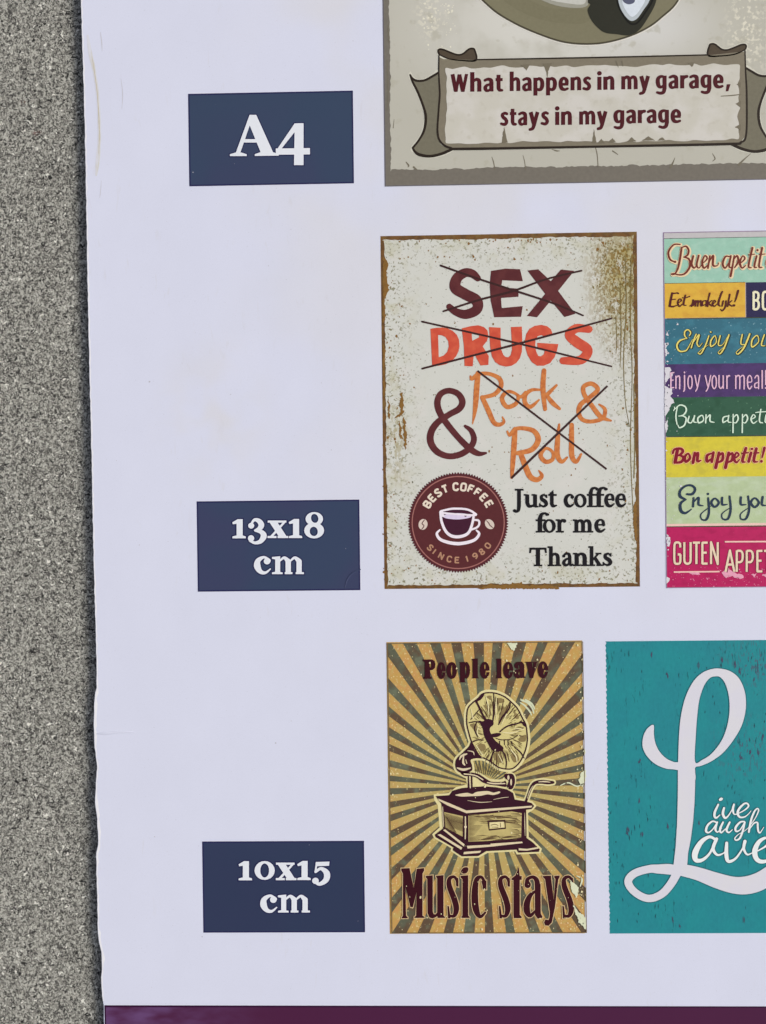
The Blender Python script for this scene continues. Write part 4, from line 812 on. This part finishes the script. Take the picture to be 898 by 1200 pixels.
sheet('box_highlight', tr(parse("P 76,256 150,286 262,334 420,322 560,312 696,302 690,314 560,326 420,338 262,352 140,302 80,268; K 188,232 230,222 270,218 300,226 330,212 400,206 440,216 478,208 480,220 440,232 400,228 350,238 290,240 230,242; S 255,375,7 256,440,8 254,520,7; E 256,442,9,9; S 270,268,2 350,280,5 430,276,2; S 440,262,2 500,250,4 540,246,2; P 108,462 122,458 250,556 246,572; P 264,566 420,558 420,552 628,538 632,548 420,572 270,584; P 72,494 90,488 235,578 228,592; P 246,606 360,598 350,612 242,622; P 605,582 660,586 732,574 736,584 660,598 606,596; S 106,310,4 108,380,6 112,440,4; S 645,350,2 646,430,5 648,500,2"), fb), 11, hili, mu)
sheet('crank', tr(parse(CRK), fb), 8, dkp, mu, 'gramophone winding crank')
sheet('crank_highlight', tr(parse("S 738,146,5 775,144,9 812,148,4; S 662,255,3 680,205,5 700,172,3"), fb), 9, hili, mu)
tx = ink((54, 14, 24), .1); tg = ink((206, 176, 130), .1); fm1 = blk(460, 1005, 7.483); fm2 = blk(570, 1005, 7.483); fp = blk(485, 760, 5.282)
MS = "S 568,245,10 566,200,20 540,166,20 500,185,30 500,250,42 545,370,46 560,450,44 540,508,26 495,505,14; P 484,425 494,425 508,528 490,528; P 560,172 575,180 577,250 560,240"
MUS = ("P 80,95 148,92 188,265 215,98 275,92 277,110 262,135 262,508 280,518 280,524 195,524 195,518 210,508 212,300 178,430 160,430 114,250 118,508 132,520 132,527 85,528 85,520 95,508 95,140 80,110; "
       "P 295,160 352,155 352,470 360,495 378,498 395,480 395,180 385,166 385,159 446,154 446,508 458,518 458,524 398,524 395,505 375,520 350,529 325,520 310,480 308,185 295,170; " + MS +
       "; P 600,160 662,155 662,508 675,518 675,524 605,524 605,518 616,508 616,185 600,172; K 605,112 625,88 655,84 664,100 652,128 625,136 608,128; S 800,265,16 806,215,22 778,168,22 735,200,40 722,340,54 735,460,50 770,515,26 815,478,12; P 782,205 822,200 822,276 800,276")
STA = ("P 225,180 258,155 285,82 291,160 308,162 308,190 291,192 291,500 308,518 306,526 244,526 240,500 240,192 225,192; "
       "S 362,238,40 360,190,28 405,168,24 440,195,38 450,260,44; L 450,230,46 452,500,46; P 430,500 475,490 490,515 484,526 450,530; S 430,290,12 385,330,34 356,400,50 358,470,50 385,505,30 430,465,14; E 362,235,26,28; "
       "P 500,160 565,157 565,170 592,370 608,185 598,170 598,160 640,157 640,168 628,190 600,430 572,565 545,592 518,590 508,565 520,542 548,548 556,520 560,490 517,185 500,170")
for lay, g, c, nm in ((9, 9, tg, 'letter_glow'), (10, 2.5, tx, 'printed_word')):
    sheet(nm, tr(parse(MUS, g), fm1), lay, c, mu, None if g > 5 else 'dark maroon word Music')
    sheet(nm, join(tr(parse(MS, g), lambda x, y: fm2(x - 372, y)), tr(parse(STA, g), fm2), tr(parse(MS, g), lambda x, y: fm2(x + 184, y))), lay, c, mu, None if g > 5 else 'dark maroon word stays')
def bold_word(seq):
    G = {'P': (76, "P 0,-120 55,-121 72,-112 78,-92 74,-68 60,-56 44,-54 44,-14 54,-8 54,0 2,0 2,-8 12,-14 12,-106 0,-112; -E 47,-88,6,20"),
         'e': (54, "E 27,-50,28,53; -E 29,-72,6,18; -P 32,-48 60,-48 60,-38 32,-36; P 30,-56 54,-56 54,-46 30,-46; -E 34,-28,5,12"),
         'o': (60, "E 30,-50,31,53; -E 30,-50,6,36"),
         'p': (62, "P 0,-100 32,-103 32,20 38,26 -2,26 4,20 4,-92; E 42,-50,22,52; -E 38,-50,5,32"),
         'l': (38, "P 0,-122 32,-124 32,-8 38,-2 38,0 0,0 4,-8 4,-112 0,-116"),
         'a': (62, "P 30,-70 30,-96 40,-100 56,-84 56,-10 64,-4 60,0 34,0; E 22,-26,23,29; E 18,-78,17,20; P 10,-100 44,-102 54,-84 20,-92; -E 28,-28,4,14; -E 27,-70,4,14"),
         'v': (62, "P -2,-100 34,-102 34,-94 42,-46 46,-92 38,-100 66,-100 60,-92 42,0 24,0 4,-92")}
    sh_ = []
    for ch, a, b, base in seq:
        w_, g = G[ch]; sx = (b - a) / w_; sh_.append(tr(parse(g, 0.8), lambda x, y, a=a, sx=sx, base=base: fp(a + x * sx, base + y * .98)))
    return join(*sh_)
sheet('printed_word', bold_word([('P', 58, 132, 186), ('e', 146, 196, 185), ('o', 206, 266, 184), ('p', 284, 346, 183), ('l', 362, 402, 183), ('e', 412, 468, 183)]), 10, tx, mu, 'dark maroon word People')
sheet('printed_word', bold_word([('l', 511, 548, 183), ('e', 556, 614, 182), ('a', 622, 690, 181), ('v', 694, 760, 181), ('e', 770, 830, 180)]), 10, tx, mu, 'dark maroon word leave')
edg = lambda x, y: 1 if x > 676 or y > 1080 and x > 660 else (.5 if min(x - 455, y - 754, 1092 - y) < 6 else .05)
sheet('worn_fleck', specks(240, (456, 756, 683.5, 1091), 31, (.4, 1.3), 1.2, edg), 12, ink((222, 210, 160), .2), mu, kind='stuff')
pieces('worn_patch', "P 594,753.5 606,753.2 605,758 602,763 598,759; P 681,905 686,902 686.4,915 682,922 678,916; P 683,880 686,878 686,888; P 671,1060 678,1068 687,1075 687.3,1090 678,1080; P 668,1030 678,1040 676,1052 670,1044; S 657,920,1 666,917,1.6 676,921,1.4 684,918,1; S 676,1026,1 682,1030,2 680,1038,1.4", 12, ink((208, 212, 184), .15), mu, None, .7)
sheet('sign_edge', [[quad], [expand(quad, -.9) if abs(area(expand(quad, -.9))) < abs(area(quad)) else expand(quad, .9)]], 12.5, ink((108, 92, 70), .4), mu)

# ------------------------------------------------------------------ the teal sign print
tm_ = Mat('teal_ink', (28, 136, 145), 0.38, 0.15); soft_sheet(tm_)
tm_.mix(tm_.noise(30, 40, 3, 2).ramp(.35, .65), (30, 128, 142), .7)
tm_.mix(tm_.noise(2.2, 11, 3, 12, .4).ramp(.60, .70) * tm_.noise(40, 40, 2, 22).ramp(.42, .6), (22, 92, 102), .8)
tm_.mix((tm_.blob(880, 780, 60, 50) + tm_.blob(865, 880, 50, 60)) * tm_.noise(2, 7, 3, 32, .4).ramp(.54, .64), (72, 84, 104), .85)
tm_.mul(tm_.noise(3, 6, 3, 42) * .24 + .88); tm_ = tm_.done()
sc_e = [(709.3, 751.6)]
rd = random.Random(15); y = 751.6
rgt = [BI(B(1100, 0)[0], B(709, 751.5)[1]), BI(B(1100, 0)[0], B(714, 1093.6)[1])]
lft = []; y = 1093.3
while y > 754:
    x = 709.4 + (y - 751.5) * 0.0140; lft += [(x + rd.uniform(-.1, .3), y), (x + rd.uniform(.6, 1.5), y - rd.uniform(1.5, 3))]; y -= rd.uniform(4, 7.5)
te = sheet('printed_sign', [[[(709.4, 751.6), rgt[0], rgt[1], (714.4, 1094)] + lft], []], 1, tm_, card, 'print of a teal sign with a big white looping letter L')
rd = random.Random(77); sc_ = []
for i in range(210):
    x, y = rd.uniform(716, 905), rd.uniform(758, 1088); dens = .25 + .75 * (x > 830 and y < 920) + .3 * (880 < y < 1000)
    if rd.random() > dens: continue
    l = rd.uniform(1.2, 7) * (1.3 if rd.random() < .2 else 1); s_ = rd.uniform(-.8, .8)
    sc_ += ribbon([(x, y, .1), (x + s_ + rd.uniform(-.5, .5), y + l / 2, rd.uniform(.6, 1.5)), (x + s_, y + l, .1)], caps=False)
sheet('scratch_mark', [sc_, []], 2, ink((26, 80, 92), .3), te, kind='stuff')
sc_ = []
for (x, y, l) in ((736, 968, 9), (735, 975, 7), (845, 870, 5), (862, 775, 12), (866, 783, 8), (846, 770, 9), (889, 878, 10), (893, 860, 9), (868, 885, 7), (880, 880, 6), (819, 962, 7), (783, 965, 8), (749, 935, 7), (763, 765, 8), (783, 788, 6), (808, 850, 5), (750, 890, 4), (818, 777, 9), (887, 778, 12), (884, 795, 5), (752, 975, 7), (788, 1075, 7), (796, 1084, 5), (872, 1075, 8)):
    for j in range(3):
        xx = x + rd.uniform(-1.5, 1.5); yy = y + rd.uniform(-2, 2)
        sc_ += ribbon([(xx, yy, .1), (xx + rd.uniform(-1, 1), yy + l * .4, rd.uniform(.7, 1.7)), (xx + rd.uniform(-1, 1), yy + l * rd.uniform(.6, 1), .1)], caps=False)
sheet('scratch_mark', [sc_, []], 3, ink((70, 72, 96), .3), te, kind='stuff')
L1 = blk(720, 775, 5.045); L2 = blk(720, 910, 5.045); lv = blk(820, 920, 11.513)
lw = Mat('pale_lettering', (206, 205, 217), 0.4); soft_sheet(lw); lw.mix(lw.noise(26, 30, 2, 3).ramp(.4, .65), (208, 207, 214), .7); lw = lw.done()
BIGL = "K 232,376 200,392 176,430 166,480 172,520 195,562 240,605 300,632 350,638 384,640 384,600 350,594 305,572 265,530 242,480 234,430; K 376,700 377,600 383,430 396,310 425,200 470,115 520,68 570,47 620,42 680,56 730,92 762,150 777,220 774,300 750,385 700,470 640,542 570,592 510,618 477,630 474,706 380,706; -K 600,88 565,98 532,140 505,215 492,300 482,430 477,592 520,582 575,545 630,475 665,390 681,290 676,200 655,130 628,95"
LOW = "P 377,-85 476,-85 478,0 477,60 474,150 466,260 452,370 436,450 428,560 350,560 350,520 362,420 371,280 375,120; Z 205,546,46 120,572,46 82,618,46 110,672,44 170,712,44 225,718,44 285,690,46 330,640,48 360,590,50 372,560,50 330,548,62 260,546,54; S 350,548,56 420,556,72 500,576,78 600,612,90 700,640,98 780,642,106 860,618,108 930,570,100 1000,500,84 1040,440,60"
for g, lay, c, nm in ((5, 4, ink((22, 100, 112)), 'letter_shadow'), (0, 5, lw, 'big_letter')):
    sheet(nm, join(tr(parse(BIGL, g), L1), tr(parse(LOW, g), L2)), lay, c, te, None if g else 'big pale looping letter L')
sc2 = ink((222, 230, 238), .03); sh2 = ink((20, 88, 100))
LIVE = "S 250,262,32 205,360,40 200,420,38 225,440,32 272,400,20; K 256,190 280,165 312,170 316,190 292,212 262,212; S 328,308,36 312,385,42 340,440,38 378,420,28 425,350,22 462,275,26; S 462,258,30 448,320,38 462,388,26 510,388,20; S 505,388,18 590,345,24 655,290,30 645,250,30 600,250,32 530,320,38 512,385,40 545,432,32 610,425,26 660,385,20 692,345,16"
AUGH = "S 222,500,28 170,488,30 105,545,36 85,615,38 118,640,28 175,595,24 232,510,24; S 236,500,32 212,590,38 240,632,26 295,580,18; S 315,500,32 275,590,38 290,640,30 345,590,22; S 405,500,32 362,600,38 392,638,28 440,600,18; S 602,490,26 545,500,32 485,570,38 492,622,32 545,600,24 602,510,26; S 608,500,32 580,620,34 540,715,34 490,742,28 475,715,24 520,665,18 600,620,16 650,580,16; S 645,585,14 740,460,20 792,350,26 778,315,26 735,360,32 690,480,36 662,632,34; S 668,600,18 730,515,26 778,505,30 782,560,34 790,620,32 815,640,24 865,565,16"
LOVE = "S 598,372,22 560,356,24 512,388,34 478,450,42 482,492,34 520,492,26 562,455,20 590,398,18; S 604,368,26 584,425,26 608,462,20 645,452,14 660,430,10; S 664,392,24 662,460,30 674,500,26 715,485,20 755,430,16 772,388,16; S 772,382,26 765,425,22 785,460,18 815,450,12; S 815,452,12 860,432,15 905,400,20 898,362,20 855,385,30 830,440,38 842,488,34 880,502,28 940,480,18 965,450,12"
for txt, f, k, lab in ((LIVE, lv, 5, 'small white script letters ive'), (AUGH, lv, 5, 'small white script letters augh'), (LOVE, L2, 1, 'white script letters ove')):
    sheet('letter_shadow', tr(parse(txt, k), f), 4.5, sh2, te); sheet('printed_word', tr(parse(txt, -3.2 if txt is LOVE else -3.5), f), 5.5 if txt is not LIVE else 6.0, sc2, te, lab)
